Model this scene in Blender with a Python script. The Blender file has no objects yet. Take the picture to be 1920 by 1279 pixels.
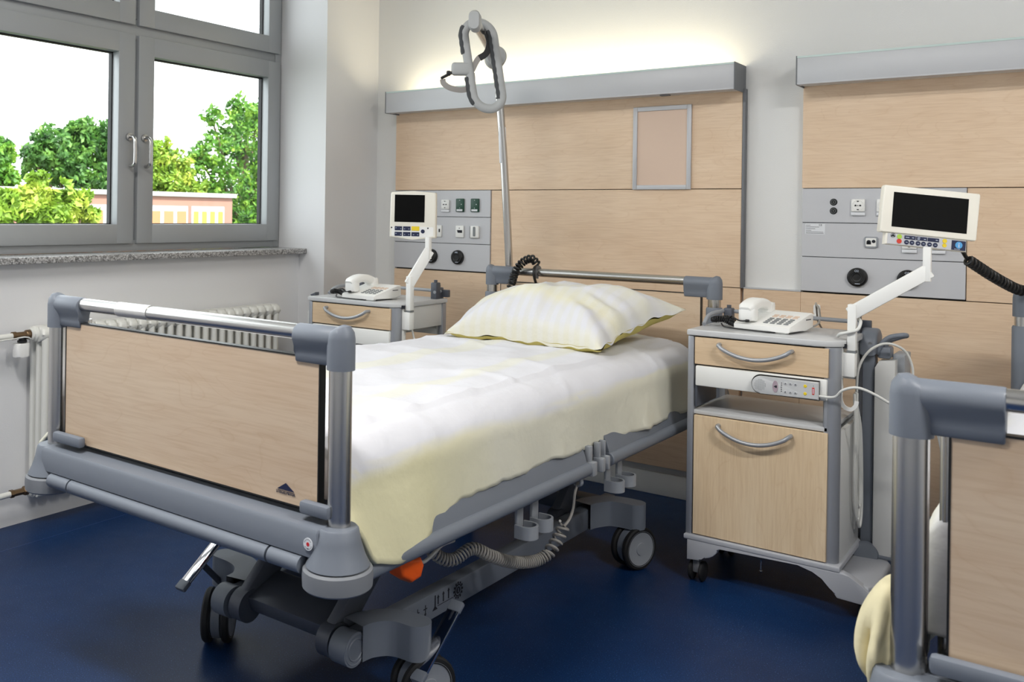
import bpy, bmesh, math, random
from mathutils import Vector, Matrix, Quaternion, noise
R = random.Random(7)
pi = math.pi
S = bpy.context.scene
COL = S.collection

EXPOSURE = 0.73
SKY = 3.0
SUN = 9
FILL_LAMPS = ((1.7, -3.5), (4.7, -2.7))
FILL_W = 44
TUBE_W = 3.0
TUBE_E = 2
# ---------------------------------------------------------------- camera
cam_d = bpy.data.cameras.new('camera')
cam = bpy.data.objects.new('camera', cam_d)
COL.objects.link(cam)
YAW, ROLL = 0.6462, 0.0137
_r = Vector((math.cos(YAW), math.sin(YAW), 0)); _u = Vector((0, 0, 1)); _f = Vector((-math.sin(YAW), math.cos(YAW), 0))
_x = _r * math.cos(ROLL) + _u * math.sin(ROLL); _y = -_r * math.sin(ROLL) + _u * math.cos(ROLL)
cam.matrix_world = Matrix(((_x.x, _y.x, -_f.x, 3.4431), (_x.y, _y.y, -_f.y, -4.0177), (_x.z, _y.z, -_f.z, 1.25), (0, 0, 0, 1)))
cam_d.sensor_fit = 'HORIZONTAL'; cam_d.sensor_width = 36.0
cam_d.lens = 1729.1 / 1920 * 36
cam_d.shift_x = 200 / 1920; cam_d.shift_y = -239.1 / 1920
cam_d.clip_start = 0.05; cam_d.clip_end = 300
cam_d.dof.use_dof = True; cam_d.dof.focus_distance = 2.9; cam_d.dof.aperture_fstop = 9.0
S.camera = cam

# ---------------------------------------------------------------- world, sun, exposure
S.view_settings.view_transform = 'Standard'; S.view_settings.look = 'None'
S.view_settings.exposure = EXPOSURE; S.view_settings.gamma = 1.0; S.view_settings.use_curve_mapping = False
W = bpy.data.worlds.new('overcast_sky'); S.world = W; W.use_nodes = True
bg = W.node_tree.nodes['Background']; bg.inputs[0].default_value = (0.93, 0.965, 1.0, 1); bg.inputs[1].default_value = SKY
sun_d = bpy.data.lights.new('sun', 'SUN'); sun_d.energy = SUN; sun_d.angle = math.radians(3); sun_d.color = (1, .95, .86)
sun = bpy.data.objects.new('sun', sun_d); COL.objects.link(sun); sun.rotation_euler = (math.radians(38), 0, math.radians(75))
S.cycles.max_bounces = 10; S.cycles.diffuse_bounces = 5; S.cycles.glossy_bounces = 4; S.cycles.transparent_max_bounces = 12
S.cycles.sample_clamp_indirect = 6.0; S.cycles.caustics_reflective = False; S.cycles.caustics_refractive = False

def area(name, loc, rot, sx, sy, power, col=(1, 1, 1), portal=False):
    d = bpy.data.lights.new(name, 'AREA'); d.shape = 'RECTANGLE'; d.size = sx; d.size_y = sy; d.energy = power; d.color = col
    o = bpy.data.objects.new(name, d); COL.objects.link(o); o.location = loc; o.rotation_euler = rot
    if portal: d.cycles.is_portal = True
    return o
# sky seen through the two window bays of the left wall
area('window_daylight', (-.23, -1.37, 1.9), (0, -pi / 2, 0), 1.75, 1.9, 1, portal=True)
area('window_daylight', (-.23, -3.3, 1.9), (0, -pi / 2, 0), 1.75, 1.9, 1, portal=True)
# added fill lights under the ceiling, out of view (housings further down)
for _n, (lx, ly) in enumerate(FILL_LAMPS):
    area('fill_light', (lx, ly, 3.02), (0, 0, 0), 1.2, .3, FILL_W, (1, .985, .96))
# fluorescent tube behind the bed-head valance
area('wall_light_tube_light', (1.31, -.095, 1.845), (pi, 0, 0), 1.7, .07, TUBE_W, (1, .89, .64))

# ---------------------------------------------------------------- materials
def lin(c):
    f = lambda v: v / 12.92 if v <= .04045 else ((v + .055) / 1.055) ** 2.4
    return tuple(f(x / 255) for x in c) + (1,)
def mat(name, rgb, rough=.5, metal=0, spec=.5, coat=0, bump=None, emit=None):
    m = bpy.data.materials.new(name); m.use_nodes = True; nt = m.node_tree; b = nt.nodes['Principled BSDF']
    b.inputs['Base Color'].default_value = lin(rgb); b.inputs['Roughness'].default_value = rough; b.inputs['Metallic'].default_value = metal
    b.inputs['Specular IOR Level'].default_value = spec; b.inputs['Coat Weight'].default_value = coat
    if emit: b.inputs['Emission Color'].default_value = lin(rgb); b.inputs['Emission Strength'].default_value = emit
    # every surface gets a trace of tonal variation so nothing is a flat fill
    tc = nt.nodes.new('ShaderNodeTexCoord'); nz = nt.nodes.new('ShaderNodeTexNoise'); nz.inputs['Scale'].default_value = bump[0] if bump else 14
    nz.inputs['Detail'].default_value = 4; nt.links.new(tc.outputs['Object'], nz.inputs['Vector'])
    mr = nt.nodes.new('ShaderNodeMapRange'); mr.inputs['To Min'].default_value = max(.02, rough - (.008 if metal > .5 else .05)); mr.inputs['To Max'].default_value = min(1, rough + (.008 if metal > .5 else .05))
    nt.links.new(nz.outputs['Fac'], mr.inputs['Value']); nt.links.new(mr.outputs[0], b.inputs['Roughness'])
    if bump:
        bp = nt.nodes.new('ShaderNodeBump'); bp.inputs['Strength'].default_value = bump[1]; bp.inputs['Distance'].default_value = bump[2]
        nt.links.new(nz.outputs['Fac'], bp.inputs['Height']); nt.links.new(bp.outputs[0], b.inputs['Normal'])
    return m
def nodes(m): return m.node_tree.nodes, m.node_tree.links, m.node_tree.nodes['Principled BSDF']
def ramp(N, stops):
    r = N.new('ShaderNodeValToRGB'); e = r.color_ramp.elements
    while len(e) < len(stops): e.new(.5)
    for x, (p, c) in zip(e, stops): x.position = p; x.color = lin(c)
    return r
def wood(name, c0, c1, axis='X', rough=.42):
    m = mat(name, c0, rough); N, L, b = nodes(m)
    tc = N.new('ShaderNodeTexCoord')
    def tex(scale, sx, det, dist=0):
        mp = N.new('ShaderNodeMapping'); mp.inputs['Scale'].default_value = (scale * sx, scale, scale) if axis == 'X' else (scale, scale, scale * sx)
        L.new(tc.outputs['Object'], mp.inputs['Vector'])
        n = N.new('ShaderNodeTexNoise'); n.inputs['Scale'].default_value = 1; n.inputs['Detail'].default_value = det; n.inputs['Distortion'].default_value = dist
        L.new(mp.outputs[0], n.inputs['Vector']); return n
    fine, broad, fig = tex(170, .05, 3), tex(7, .3, 2, .6), tex(9, .22, 1, 1.2)
    r1 = ramp(N, [(.25, c1), (.5, tuple((a + b_) / 2 for a, b_ in zip(c0, c1))), (.75, c0)]); L.new(broad.outputs['Fac'], r1.inputs[0])
    # cathedral figure: thin dark contour lines of a stretched field
    w = N.new('ShaderNodeMath'); w.operation = 'MULTIPLY'; w.inputs[1].default_value = 9; L.new(fig.outputs['Fac'], w.inputs[0])
    fr = N.new('ShaderNodeMath'); fr.operation = 'FRACT'; L.new(w.outputs[0], fr.inputs[0])
    r2 = ramp(N, [(0, (240, 232, 224)), (.1, (255, 255, 255)), (.9, (255, 255, 255)), (1, (248, 243, 238))]); L.new(fr.outputs[0], r2.inputs[0])
    r3 = ramp(N, [(.3, (242, 237, 232)), (.6, (255, 255, 255))]); L.new(fine.outputs['Fac'], r3.inputs[0])
    a = N.new('ShaderNodeMix'); a.data_type = 'RGBA'; a.blend_type = 'MULTIPLY'; a.inputs[0].default_value = .4; L.new(r1.outputs[0], a.inputs[6]); L.new(r2.outputs[0], a.inputs[7])
    a2 = N.new('ShaderNodeMix'); a2.data_type = 'RGBA'; a2.blend_type = 'MULTIPLY'; a2.inputs[0].default_value = .8; L.new(a.outputs[2], a2.inputs[6]); L.new(r3.outputs[0], a2.inputs[7])
    L.new(a2.outputs[2], b.inputs['Base Color']); return m

M = {}
M['wall'] = mat('wallpaper_white', (226, 226, 224), .75, bump=(260, .35, .0015))
M['ceil'] = mat('ceiling_paint', (235, 235, 232), .8)
M['wallw'] = mat('wall_paint_plain', (224, 224, 225), .7, bump=(180, .3, .001))
M['beech'] = wood('beech_veneer', (233, 208, 180), (224, 196, 166))
M['beechd'] = wood('beech_veneer_door', (230, 208, 176), (221, 195, 160), 'Z')
M['beechf'] = wood('beech_veneer_footboard', (216, 195, 170), (207, 181, 154))
M['alu'] = mat('aluminium_satin', (192, 193, 196), .45, .1)
M['alud'] = mat('aluminium_end_cap', (112, 114, 118), .5, .1)
M['service'] = mat('service_panel_grey', (196, 197, 201), .5, 0, bump=(60, .05, .001))
M['winf'] = mat('window_frame_grey', (160, 163, 165), .45, .25)
M['seal'] = mat('rubber_seal_black', (18, 18, 20), .6)
M['white'] = mat('white_plastic', (236, 236, 233), .4)
M['cream'] = mat('cream_plastic', (238, 234, 222), .4)
M['greyp'] = mat('bed_plastic_grey', (112, 118, 128), .48, bump=(500, .12, .0006))
M['greyd'] = mat('bed_metal_dark_grey', (84, 88, 97), .45, .2, bump=(500, .1, .0005))
M['greyl'] = mat('light_grey_plastic', (150, 154, 160), .45)
M['steel'] = mat('brushed_steel', (198, 196, 193), .27, 1.0)
M['chrome'] = mat('chrome', (235, 235, 238), .08, 1.0)
M['black'] = mat('black_plastic', (14, 14, 15), .45)
M['tyre'] = mat('tyre_black', (20, 20, 22), .7)
M['screen'] = mat('screen_black_glass', (7, 7, 7), .3, spec=.12)
M['green'] = mat('socket_green', (8, 62, 44), .4)
M['navy'] = mat('button_navy', (20, 30, 66), .5)
M['yellow'] = mat('button_yellow', (232, 204, 40), .5)
M['red'] = mat('button_red', (206, 58, 40), .5)
M['lime'] = mat('button_lime', (170, 204, 74), .5)
M['blue'] = mat('info_blue', (84, 160, 216), .5)
M['orange'] = mat('orange_plastic', (236, 92, 18), .45)
M['brass'] = mat('tarnished_brass', (120, 98, 74), .4, .8)
M['radi'] = mat('radiator_enamel', (224, 224, 218), .35)
M['keys'] = mat('key_grey', (120, 124, 126), .5)
M['cable'] = mat('cable_white', (214, 214, 210), .5)
M['cableg'] = mat('cable_grey', (158, 154, 148), .5)
M['slab'] = mat('laminate_light_grey', (196, 197, 198), .35)
M['sidep'] = mat('cabinet_white_side', (214, 214, 212), .35)
M['basep'] = mat('base_plastic_light_grey', (176, 178, 184), .4)
M['label'] = mat('label_paper', (222, 224, 228), .6)
M['ink'] = mat('ink_dark', (22, 24, 34), .7)
M['inkl'] = mat('ink_pale', (206, 214, 230), .6)
M['oval'] = mat('handset_oval_mauve', (168, 150, 160), .5)
M['bush'] = mat('bush_grey', (150, 152, 154), .6)
M['strap'] = mat('strap_grey_webbing', (150, 146, 142), .8)
M['pink'] = mat('notice_inlay', (216, 190, 170), .4)
M['grip'] = mat('grip_dark_rubber', (62, 64, 66), .7)
M['handleg'] = mat('handle_grey', (166, 168, 168), .5)
M['mattress'] = mat('mattress_cover', (214, 214, 214), .8)
M['bark'] = mat('bark', (92, 78, 62), .9)
M['tape'] = mat('clear_tape', (222, 220, 216), .3, .55)

m = M['floor'] = mat('linoleum_blue', (20, 50, 104), .40, spec=.22); N, L, b = nodes(m)
tc = N.new('ShaderNodeTexCoord'); v = N.new('ShaderNodeTexNoise'); v.inputs['Scale'].default_value = 260; v.inputs['Detail'].default_value = 3; L.new(tc.outputs['Object'], v.inputs['Vector'])
r = ramp(N, [(.30, (12, 38, 74)), (.56, (18, 50, 94)), (.66, (28, 66, 114)), (.72, (96, 128, 172))]); L.new(v.outputs['Fac'], r.inputs[0])
v2 = N.new('ShaderNodeTexNoise'); v2.inputs['Scale'].default_value = 3; L.new(tc.outputs['Object'], v2.inputs['Vector'])
r2 = ramp(N, [(.3, (218, 220, 226)), (.7, (255, 255, 255))]); L.new(v2.outputs['Fac'], r2.inputs[0])
mx = N.new('ShaderNodeMix'); mx.data_type = 'RGBA'; mx.blend_type = 'MULTIPLY'; mx.inputs[0].default_value = 1; L.new(r.outputs[0], mx.inputs[6]); L.new(r2.outputs[0], mx.inputs[7]); L.new(mx.outputs[2], b.inputs['Base Color'])

m = M['granite'] = mat('granite_speckle', (150, 150, 150), .4); N, L, b = nodes(m)
tc = N.new('ShaderNodeTexCoord'); v = N.new('ShaderNodeTexVoronoi'); v.inputs['Scale'].default_value = 190; L.new(tc.outputs['Object'], v.inputs['Vector'])
r = ramp(N, [(.0, (52, 52, 54)), (.3, (120, 119, 118)), (.6, (168, 167, 166)), (1, (206, 206, 206))]); L.new(v.outputs['Color'], r.inputs[0]); L.new(r.outputs[0], b.inputs['Base Color'])

m = M['glass'] = bpy.data.materials.new('window_glass'); m.use_nodes = True; N, L = m.node_tree.nodes, m.node_tree.links
N.remove(N['Principled BSDF']); t = N.new('ShaderNodeBsdfTransparent'); g = N.new('ShaderNodeBsdfGlossy'); g.inputs['Roughness'].default_value = .02
t.inputs[0].default_value = (.95, .97, .965, 1); mxs = N.new('ShaderNodeMixShader'); lw = N.new('ShaderNodeLayerWeight'); lw.inputs[0].default_value = .25
mm = N.new('ShaderNodeMath'); mm.operation = 'MULTIPLY'; mm.inputs[1].default_value = .35; L.new(lw.outputs['Fresnel'], mm.inputs[0])
L.new(mm.outputs[0], mxs.inputs[0]); L.new(t.outputs[0], mxs.inputs[1]); L.new(g.outputs[0], mxs.inputs[2]); L.new(mxs.outputs[0], N['Material Output'].inputs[0])
m = M['clear'] = mat('frosted_glass_strip', (196, 212, 208), .25)

def linen(name, uvname, bands, stripes, deep=None):
    m = mat(name, (232, 232, 228), .85, spec=.2); N, L, b = nodes(m)
    at = N.new('ShaderNodeUVMap'); at.uv_map = uvname; sp = N.new('ShaderNodeSeparateXYZ'); L.new(at.outputs[0], sp.inputs[0])
    tc = N.new('ShaderNodeTexCoord'); nz = N.new('ShaderNodeTexNoise'); nz.inputs['Scale'].default_value = 4; nz.inputs['Detail'].default_value = 2; L.new(tc.outputs['Object'], nz.inputs['Vector'])
    ma = N.new('ShaderNodeMath'); ma.operation = 'MULTIPLY_ADD'; ma.inputs[1].default_value = .03; ma.inputs[2].default_value = -.015; L.new(nz.outputs['Fac'], ma.inputs[0])
    ad = N.new('ShaderNodeMath'); ad.operation = 'ADD'; L.new(sp.outputs[0], ad.inputs[0]); L.new(ma.outputs[0], ad.inputs[1])
    r = ramp(N, bands); r.color_ramp.interpolation = 'LINEAR'; L.new(ad.outputs[0], r.inputs[0]); col = r.outputs[0]
    if deep:
        rb = ramp(N, [(.0, (0, 0, 0)), (.79, (0, 0, 0)), (.81, (255, 255, 255)), (1, (255, 255, 255))]); L.new(ad.outputs[0], rb.inputs[0])
        ad2 = N.new('ShaderNodeMath'); ad2.operation = 'MULTIPLY_ADD'; ad2.inputs[1].default_value = 6; L.new(ma.outputs[0], ad2.inputs[0]); L.new(sp.outputs[1], ad2.inputs[2])
        rc = ramp(N, [(.3, (0, 0, 0)), (.62, (255, 255, 255))]); L.new(ad2.outputs[0], rc.inputs[0])
        mu = N.new('ShaderNodeMath'); mu.operation = 'MULTIPLY'; L.new(rb.outputs[0], mu.inputs[0]); L.new(rc.outputs[0], mu.inputs[1])
        md = N.new('ShaderNodeMix'); md.data_type = 'RGBA'; L.new(mu.outputs[0], md.inputs[0]); L.new(col, md.inputs[6]); md.inputs[7].default_value = lin(deep); col = md.outputs[2]
    if stripes:
        wv = N.new('ShaderNodeMath'); wv.operation = 'MULTIPLY'; wv.inputs[1].default_value = stripes; L.new(sp.outputs[1], wv.inputs[0])
        fr = N.new('ShaderNodeMath'); fr.operation = 'FRACT'; L.new(wv.outputs[0], fr.inputs[0])
        r4 = ramp(N, [(.0, (255, 255, 255)), (.35, (255, 255, 255)), (.5, (253, 251, 238)), (.85, (253, 251, 238)), (1, (255, 255, 255))]); L.new(fr.outputs[0], r4.inputs[0])
        a = N.new('ShaderNodeMix'); a.data_type = 'RGBA'; a.blend_type = 'MULTIPLY'; a.inputs[0].default_value = .55; L.new(col, a.inputs[6]); L.new(r4.outputs[0], a.inputs[7]); col = a.outputs[2]
    L.new(col, b.inputs['Base Color'])
    f = N.new('ShaderNodeTexNoise'); f.inputs['Scale'].default_value = 28; f.inputs['Detail'].default_value = 3; L.new(tc.outputs['Object'], f.inputs['Vector'])
    bp = N.new('ShaderNodeBump'); bp.inputs['Strength'].default_value = .35; bp.inputs['Distance'].default_value = .006; L.new(f.outputs['Fac'], bp.inputs['Height']); L.new(bp.outputs[0], b.inputs['Normal'])
    return m
WHT, CR2, CRM, YEL = (214, 214, 219), (216, 215, 207), (222, 219, 202), (223, 217, 180)
M['duvet'] = linen('duvet_cover', 'cloth', [(.0, CRM), (.08, CRM), (.10, WHT), (.30, WHT), (.315, CR2), (.37, CR2), (.385, WHT), (.58, WHT), (.595, CR2), (.63, CR2), (.65, WHT), (.792, WHT), (.806, CRM), (.90, CRM), (.93, CR2), (1, WHT)], 0, YEL)
M['pillow'] = linen('pillow_case', 'cloth', [(.0, CRM), (.08, WHT), (.2, WHT), (.3, CRM), (.42, CR2), (.5, WHT), (.66, CR2), (.75, WHT), (.95, CR2), (1, CRM)], 15)
M['pillowc'] = mat('bed_cover_corner_yellow', (222, 212, 176), .85, spec=.2, bump=(9, .5, .02))
M['pillowu'] = mat('pillow_underside_yellow', (212, 198, 118), .85, spec=.2)

def leafmat(name, a, b_, c):
    m = mat(name, a, .6); N, L, bs = nodes(m)
    tc = N.new('ShaderNodeTexCoord'); nz = N.new('ShaderNodeTexNoise'); nz.inputs['Scale'].default_value = 1.6; nz.inputs['Detail'].default_value = 6; L.new(tc.outputs['Object'], nz.inputs['Vector'])
    r = ramp(N, [(.32, a), (.5, b_), (.66, c)]); L.new(nz.outputs['Fac'], r.inputs[0]); L.new(r.outputs[0], bs.inputs['Base Color'])
    tr = N.new('ShaderNodeBsdfTranslucent'); L.new(r.outputs[0], tr.inputs[0]); ms = N.new('ShaderNodeMixShader'); ms.inputs[0].default_value = .35
    L.new(bs.outputs[0], ms.inputs[1]); L.new(tr.outputs[0], ms.inputs[2]); L.new(ms.outputs[0], N['Material Output'].inputs[0]); return m
M['leaf1'] = leafmat('foliage_green', (34, 70, 18), (70, 118, 30), (122, 156, 48))
M['leaf2'] = leafmat('foliage_dark', (30, 62, 24), (60, 104, 38), (102, 142, 60))
M['leaf3'] = leafmat('foliage_yellow_green', (66, 98, 24), (112, 144, 40), (160, 172, 66))
M['brickp'] = mat('facade_pink', (128, 92, 80), .8, bump=(20, .2, .01))
M['coping'] = mat('coping_white', (150, 148, 146), .7)
M['blindy'] = mat('blind_yellow', (150, 142, 50), .7)
M['blindo'] = mat('blind_orange', (150, 100, 66), .7)
M['brickr'] = mat('facade_red', (112, 54, 46), .8)
M['post'] = mat('cabinet_post_metal', (158, 161, 168), .36, .45)
M['seam'] = mat('floor_weld_seam', (34, 58, 104), .4)
M['pull'] = mat('handle_satin_metal', (162, 164, 168), .38, .35)
M['lawn'] = mat('lawn', (50, 66, 30), .9)

# ---------------------------------------------------------------- mesh builder
class MB:
    def __init__(s): s.bm = bmesh.new(); s.mi = 0; s.T = None; s.uv = None
    def _fin(s, fs, vs):
        for f in fs: f.material_index = s.mi; f.smooth = True
        if s.T: bmesh.ops.transform(s.bm, matrix=s.T, verts=vs)
    def box(s, x0, x1, y0, y1, z0, z1, bev=0, seg=2):
        P = [(x, y, z) for x in (x0, x1) for y in (y0, y1) for z in (z0, z1)]
        v = [s.bm.verts.new(p) for p in P]
        fs = [s.bm.faces.new([v[i] for i in q]) for q in ((0, 1, 3, 2), (4, 6, 7, 5), (0, 4, 5, 1), (2, 3, 7, 6), (0, 2, 6, 4), (1, 5, 7, 3))]
        if bev:
            es = list({e for f in fs for e in f.edges})
            bev = min(bev, .49 * min(abs(x1 - x0), abs(y1 - y0), abs(z1 - z0)))
            q = bmesh.ops.bevel(s.bm, geom=es, offset=bev, segments=seg, affect='EDGES', profile=.5)
            fs = list(set(q['faces']) | {f for f in fs if f.is_valid}); v = list({w for f in fs for w in f.verts})
            fs = list({f for w in v for f in w.link_faces})
        s._fin(fs, v); return s
    def obox(s, c, ax, ay, az, sx, sy, sz, bev=0, seg=2):
        T0 = s.T; m = Matrix((Vector(ax).normalized(), Vector(ay).normalized(), Vector(az).normalized())).transposed().to_4x4(); m.translation = Vector(c)
        s.T = (T0 @ m) if T0 else m; s.box(-sx / 2, sx / 2, -sy / 2, sy / 2, -sz / 2, sz / 2, bev, seg); s.T = T0; return s
    def prism(s, poly, z0, z1, bev=0, seg=2, plane='XY'):
        mp = {'XY': lambda a, b, c: (a, b, c), 'XZ': lambda a, b, c: (a, c, b), 'YZ': lambda a, b, c: (c, a, b)}[plane]
        lo = [s.bm.verts.new(mp(a, b, z0)) for a, b in poly]; hi = [s.bm.verts.new(mp(a, b, z1)) for a, b in poly]
        n = len(poly); f0 = s.bm.faces.new(lo[::-1]); f1 = s.bm.faces.new(hi)
        fs = [f0, f1] + [s.bm.faces.new([lo[i], lo[(i + 1) % n], hi[(i + 1) % n], hi[i]]) for i in range(n)]
        if bev:
            es = list(f0.edges) + list(f1.edges)
            q = bmesh.ops.bevel(s.bm, geom=es, offset=bev, segments=seg, affect='EDGES', profile=.5)
            fs = list(set(q['faces']) | {f for f in fs if f.is_valid})
        v = list({w for f in fs for w in f.verts}); fs = list({f for w in v for f in w.link_faces})
        bmesh.ops.recalc_face_normals(s.bm, faces=fs); s._fin(fs, v); return s
    def sweep(s, pts, prof, closed=False, up=None, caps=True, scl=None):
        pts = [Vector(p) for p in pts]; n = len(pts); rings = []; N_ = None; pt = None; allv = []
        for i, p in enumerate(pts):
            if closed: t = pts[(i + 1) % n] - pts[i - 1]
            else: t = pts[min(i + 1, n - 1)] - pts[max(i - 1, 0)]
            t = t.normalized() if t.length > 1e-9 else (pt or Vector((0, 0, 1)))
            if up is not None:
                N_ = Vector(up); N_ = (N_ - t * N_.dot(t)); N_ = N_.normalized() if N_.length > 1e-6 else t.orthogonal().normalized()
            elif N_ is None:
                a = Vector((0, 0, 1)) if abs(t.z) < .9 else Vector((1, 0, 0)); N_ = (a - t * a.dot(t)).normalized()
            else:
                N_ = (N_ - t * N_.dot(t)).normalized()
            B = t.cross(N_); k = scl[i] if scl else 1
            ring = [s.bm.verts.new(p + (B * a + N_ * b) * k) for a, b in prof]; rings.append(ring); allv += ring; pt = t
        fs = []; m_ = len(prof)
        for i in range(n if closed else n - 1):
            A, B_ = rings[i], rings[(i + 1) % n]
            for j in range(m_): fs.append(s.bm.faces.new([A[j], A[(j + 1) % m_], B_[(j + 1) % m_], B_[j]]))
        if caps and not closed:
            fs.append(s.bm.faces.new(rings[0][::-1])); fs.append(s.bm.faces.new(rings[-1]))
        s._fin(fs, allv); return s
    def tube(s, pts, r, n=10, closed=False, scl=None):
        return s.sweep(pts, [(r * math.cos(2 * pi * k / n), r * math.sin(2 * pi * k / n)) for k in range(n)], closed, scl=scl)
    def cyl(s, p0, p1, r, n=20, r1=None):
        return s.tube([p0, p1], r, n, scl=[1, (r1 / r if r1 is not None else 1)])
    def strap(s, pts, w, t, up): return s.sweep(pts, [(-w / 2, -t / 2), (w / 2, -t / 2), (w / 2, t / 2), (-w / 2, t / 2)], up=up)
    def lathe(s, prof, c=(0, 0, 0), axis=(0, 0, 1), n=28):
        q = Vector((0, 0, 1)).rotation_difference(Vector(axis)); c = Vector(c); rings = []; fs = []; vs = []
        for r, z in prof:
            if r < 1e-6: rg = [s.bm.verts.new(c + q @ Vector((0, 0, z)))]
            else: rg = [s.bm.verts.new(c + q @ Vector((r * math.cos(2 * pi * k / n), r * math.sin(2 * pi * k / n), z))) for k in range(n)]
            rings.append(rg); vs += rg
        for A, B in zip(rings, rings[1:]):
            for k in range(n):
                a = [A[k % len(A)], A[(k + 1) % n % len(A)], B[(k + 1) % n % len(B)], B[k % len(B)]]
                a = list(dict.fromkeys(a))
                if len(a) > 2: fs.append(s.bm.faces.new(a))
        bmesh.ops.recalc_face_normals(s.bm, faces=fs)
        s._fin(fs, vs); return s
    def disc(s, c, axis, r, h=.001, n=24): return s.lathe([(0, 0), (r, 0), (r, h), (0, h)], c, axis, n)
    def text(s, txt, c, ax, ay, size, h=.0006):
        cu = bpy.data.curves.new('t', 'FONT'); cu.body = txt; cu.size = size; cu.align_x = 'CENTER'; cu.align_y = 'CENTER'; cu.extrude = h
        o = bpy.data.objects.new('t', cu); COL.objects.link(o); me = bpy.data.meshes.new_from_object(o)
        ax = Vector(ax).normalized(); ay = Vector(ay).normalized(); az = ax.cross(ay)
        m = Matrix((ax, ay, az)).transposed().to_4x4(); m.translation = Vector(c); me.transform(m)
        k0 = len(s.bm.faces); s.bm.from_mesh(me); s.bm.faces.ensure_lookup_table()
        for f in s.bm.faces[k0:]: f.material_index = s.mi
        bpy.data.objects.remove(o); bpy.data.curves.remove(cu); bpy.data.meshes.remove(me); return s
    def build(s, name, mats, parent=None, ang=38):
        me = bpy.data.meshes.new(name); s.bm.to_mesh(me); s.bm.free()
        if not isinstance(mats, (list, tuple)): mats = [mats]
        for x in mats: me.materials.append(M[x])
        try: me.set_sharp_from_angle(angle=math.radians(ang))
        except Exception: pass
        o = bpy.data.objects.new(name, me); COL.objects.link(o)
        if parent: o.parent = parent
        return o
def tag(o, label, cat, group=None, kind=None):
    o['label'] = label; o['category'] = cat
    if group: o['group'] = group
    if kind: o['kind'] = kind
    return o
def thing(name, label, cat, loc=(0, 0, 0), rz=0, group=None):
    o = bpy.data.objects.new(name, None); COL.objects.link(o); o.location = loc; o.rotation_euler = (0, 0, rz); o.empty_display_size = .05
    return tag(o, label, cat, group)
def struct(name, mb, mats, parent=None):
    o = mb.build(name, mats, parent)
    if not parent: o['kind'] = 'structure'
    return o
def arc(c, r, a0, a1, n, ax=(1, 0, 0), ay=(0, 1, 0)):
    c, ax, ay = Vector(c), Vector(ax), Vector(ay)
    return [c + ax * r * math.cos(a0 + (a1 - a0) * i / n) + ay * r * math.sin(a0 + (a1 - a0) * i / n) for i in range(n + 1)]
def spline(P, n=8):
    P = [Vector(p) for p in P]; out = []
    for i in range(len(P) - 1):
        a, b, c, d = P[max(i - 1, 0)], P[i], P[i + 1], P[min(i + 2, len(P) - 1)]
        for k in range(n):
            t = k / n; out.append(.5 * ((2 * b) + (c - a) * t + (2 * a - 5 * b + 4 * c - d) * t * t + (3 * b - a - 3 * c + d) * t ** 3))
    return out + [P[-1]]
def resample(P, n):
    P = [Vector(p) for p in P]; L_ = [0]
    for a, b in zip(P, P[1:]): L_.append(L_[-1] + (b - a).length)
    out = []; j = 0
    for i in range(n):
        d = L_[-1] * i / (n - 1)
        while j < len(P) - 2 and L_[j + 1] < d: j += 1
        out.append(P[j].lerp(P[j + 1], (d - L_[j]) / max(1e-9, L_[j + 1] - L_[j])))
    return out
def coil(P, r, turns, per=10):
    P = resample(spline(P), int(turns * per)); out = []; N_ = None
    for i, p in enumerate(P):
        t = (P[min(i + 1, len(P) - 1)] - P[max(i - 1, 0)]).normalized()
        if N_ is None: N_ = t.orthogonal().normalized()
        N_ = (N_ - t * N_.dot(t)).normalized(); B = t.cross(N_); a = 2 * pi * i / per
        out.append(p + (N_ * math.cos(a) + B * math.sin(a)) * r)
    return out
def rrect(x0, x1, y0, y1, r, n=5):
    out = []
    for cx, cy, a in ((x1 - r, y0 + r, -pi / 2), (x1 - r, y1 - r, 0), (x0 + r, y1 - r, pi / 2), (x0 + r, y0 + r, pi)):
        out += [(cx + r * math.cos(a + pi / 2 * k / n), cy + r * math.sin(a + pi / 2 * k / n)) for k in range(n + 1)]
    return out
# ---------------------------------------------------------------- room shell
struct('floor', MB().box(-.35, 6.2, -6.2, .2, -.12, 0), 'floor')
struct('ceiling', MB().box(-.35, 6.2, -6.2, .2, 3.05, 3.25), 'ceil')
struct('wall_back', MB().box(-.35, 6.2, 0, .2, -.1, 3.1), 'wall')
struct('wall_right', MB().box(6, 6.2, -6.2, .2, -.1, 3.1), 'wall')
struct('wall_front', MB().box(-.35, 6.2, -6.2, -6, -.1, 3.1), 'wall')
wl = MB()
wl.box(-.192, .211, -.43, .05, -.05, 3.1)            # pier beside the window
wl.box(-.192, .211, -6.05, -4.25, -.05, 3.1)         # pier towards the room's other end
wl.box(-.192, .211, -4.25, -.43, 2.86, 3.1)          # lintel
wl.box(-.192, .03, -4.25, -.43, -.05, 1.03)          # parapet behind the radiator
struct('wall_left', wl, 'wallw')
struct('sill_left', MB().box(-.16, .088, -4.25, -.428, 1.031, 1.058, .004), 'granite')
struct('baseboard_back', MB().box(.215, 6, -.012, .004, 0, .1, .003), 'white')

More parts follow.
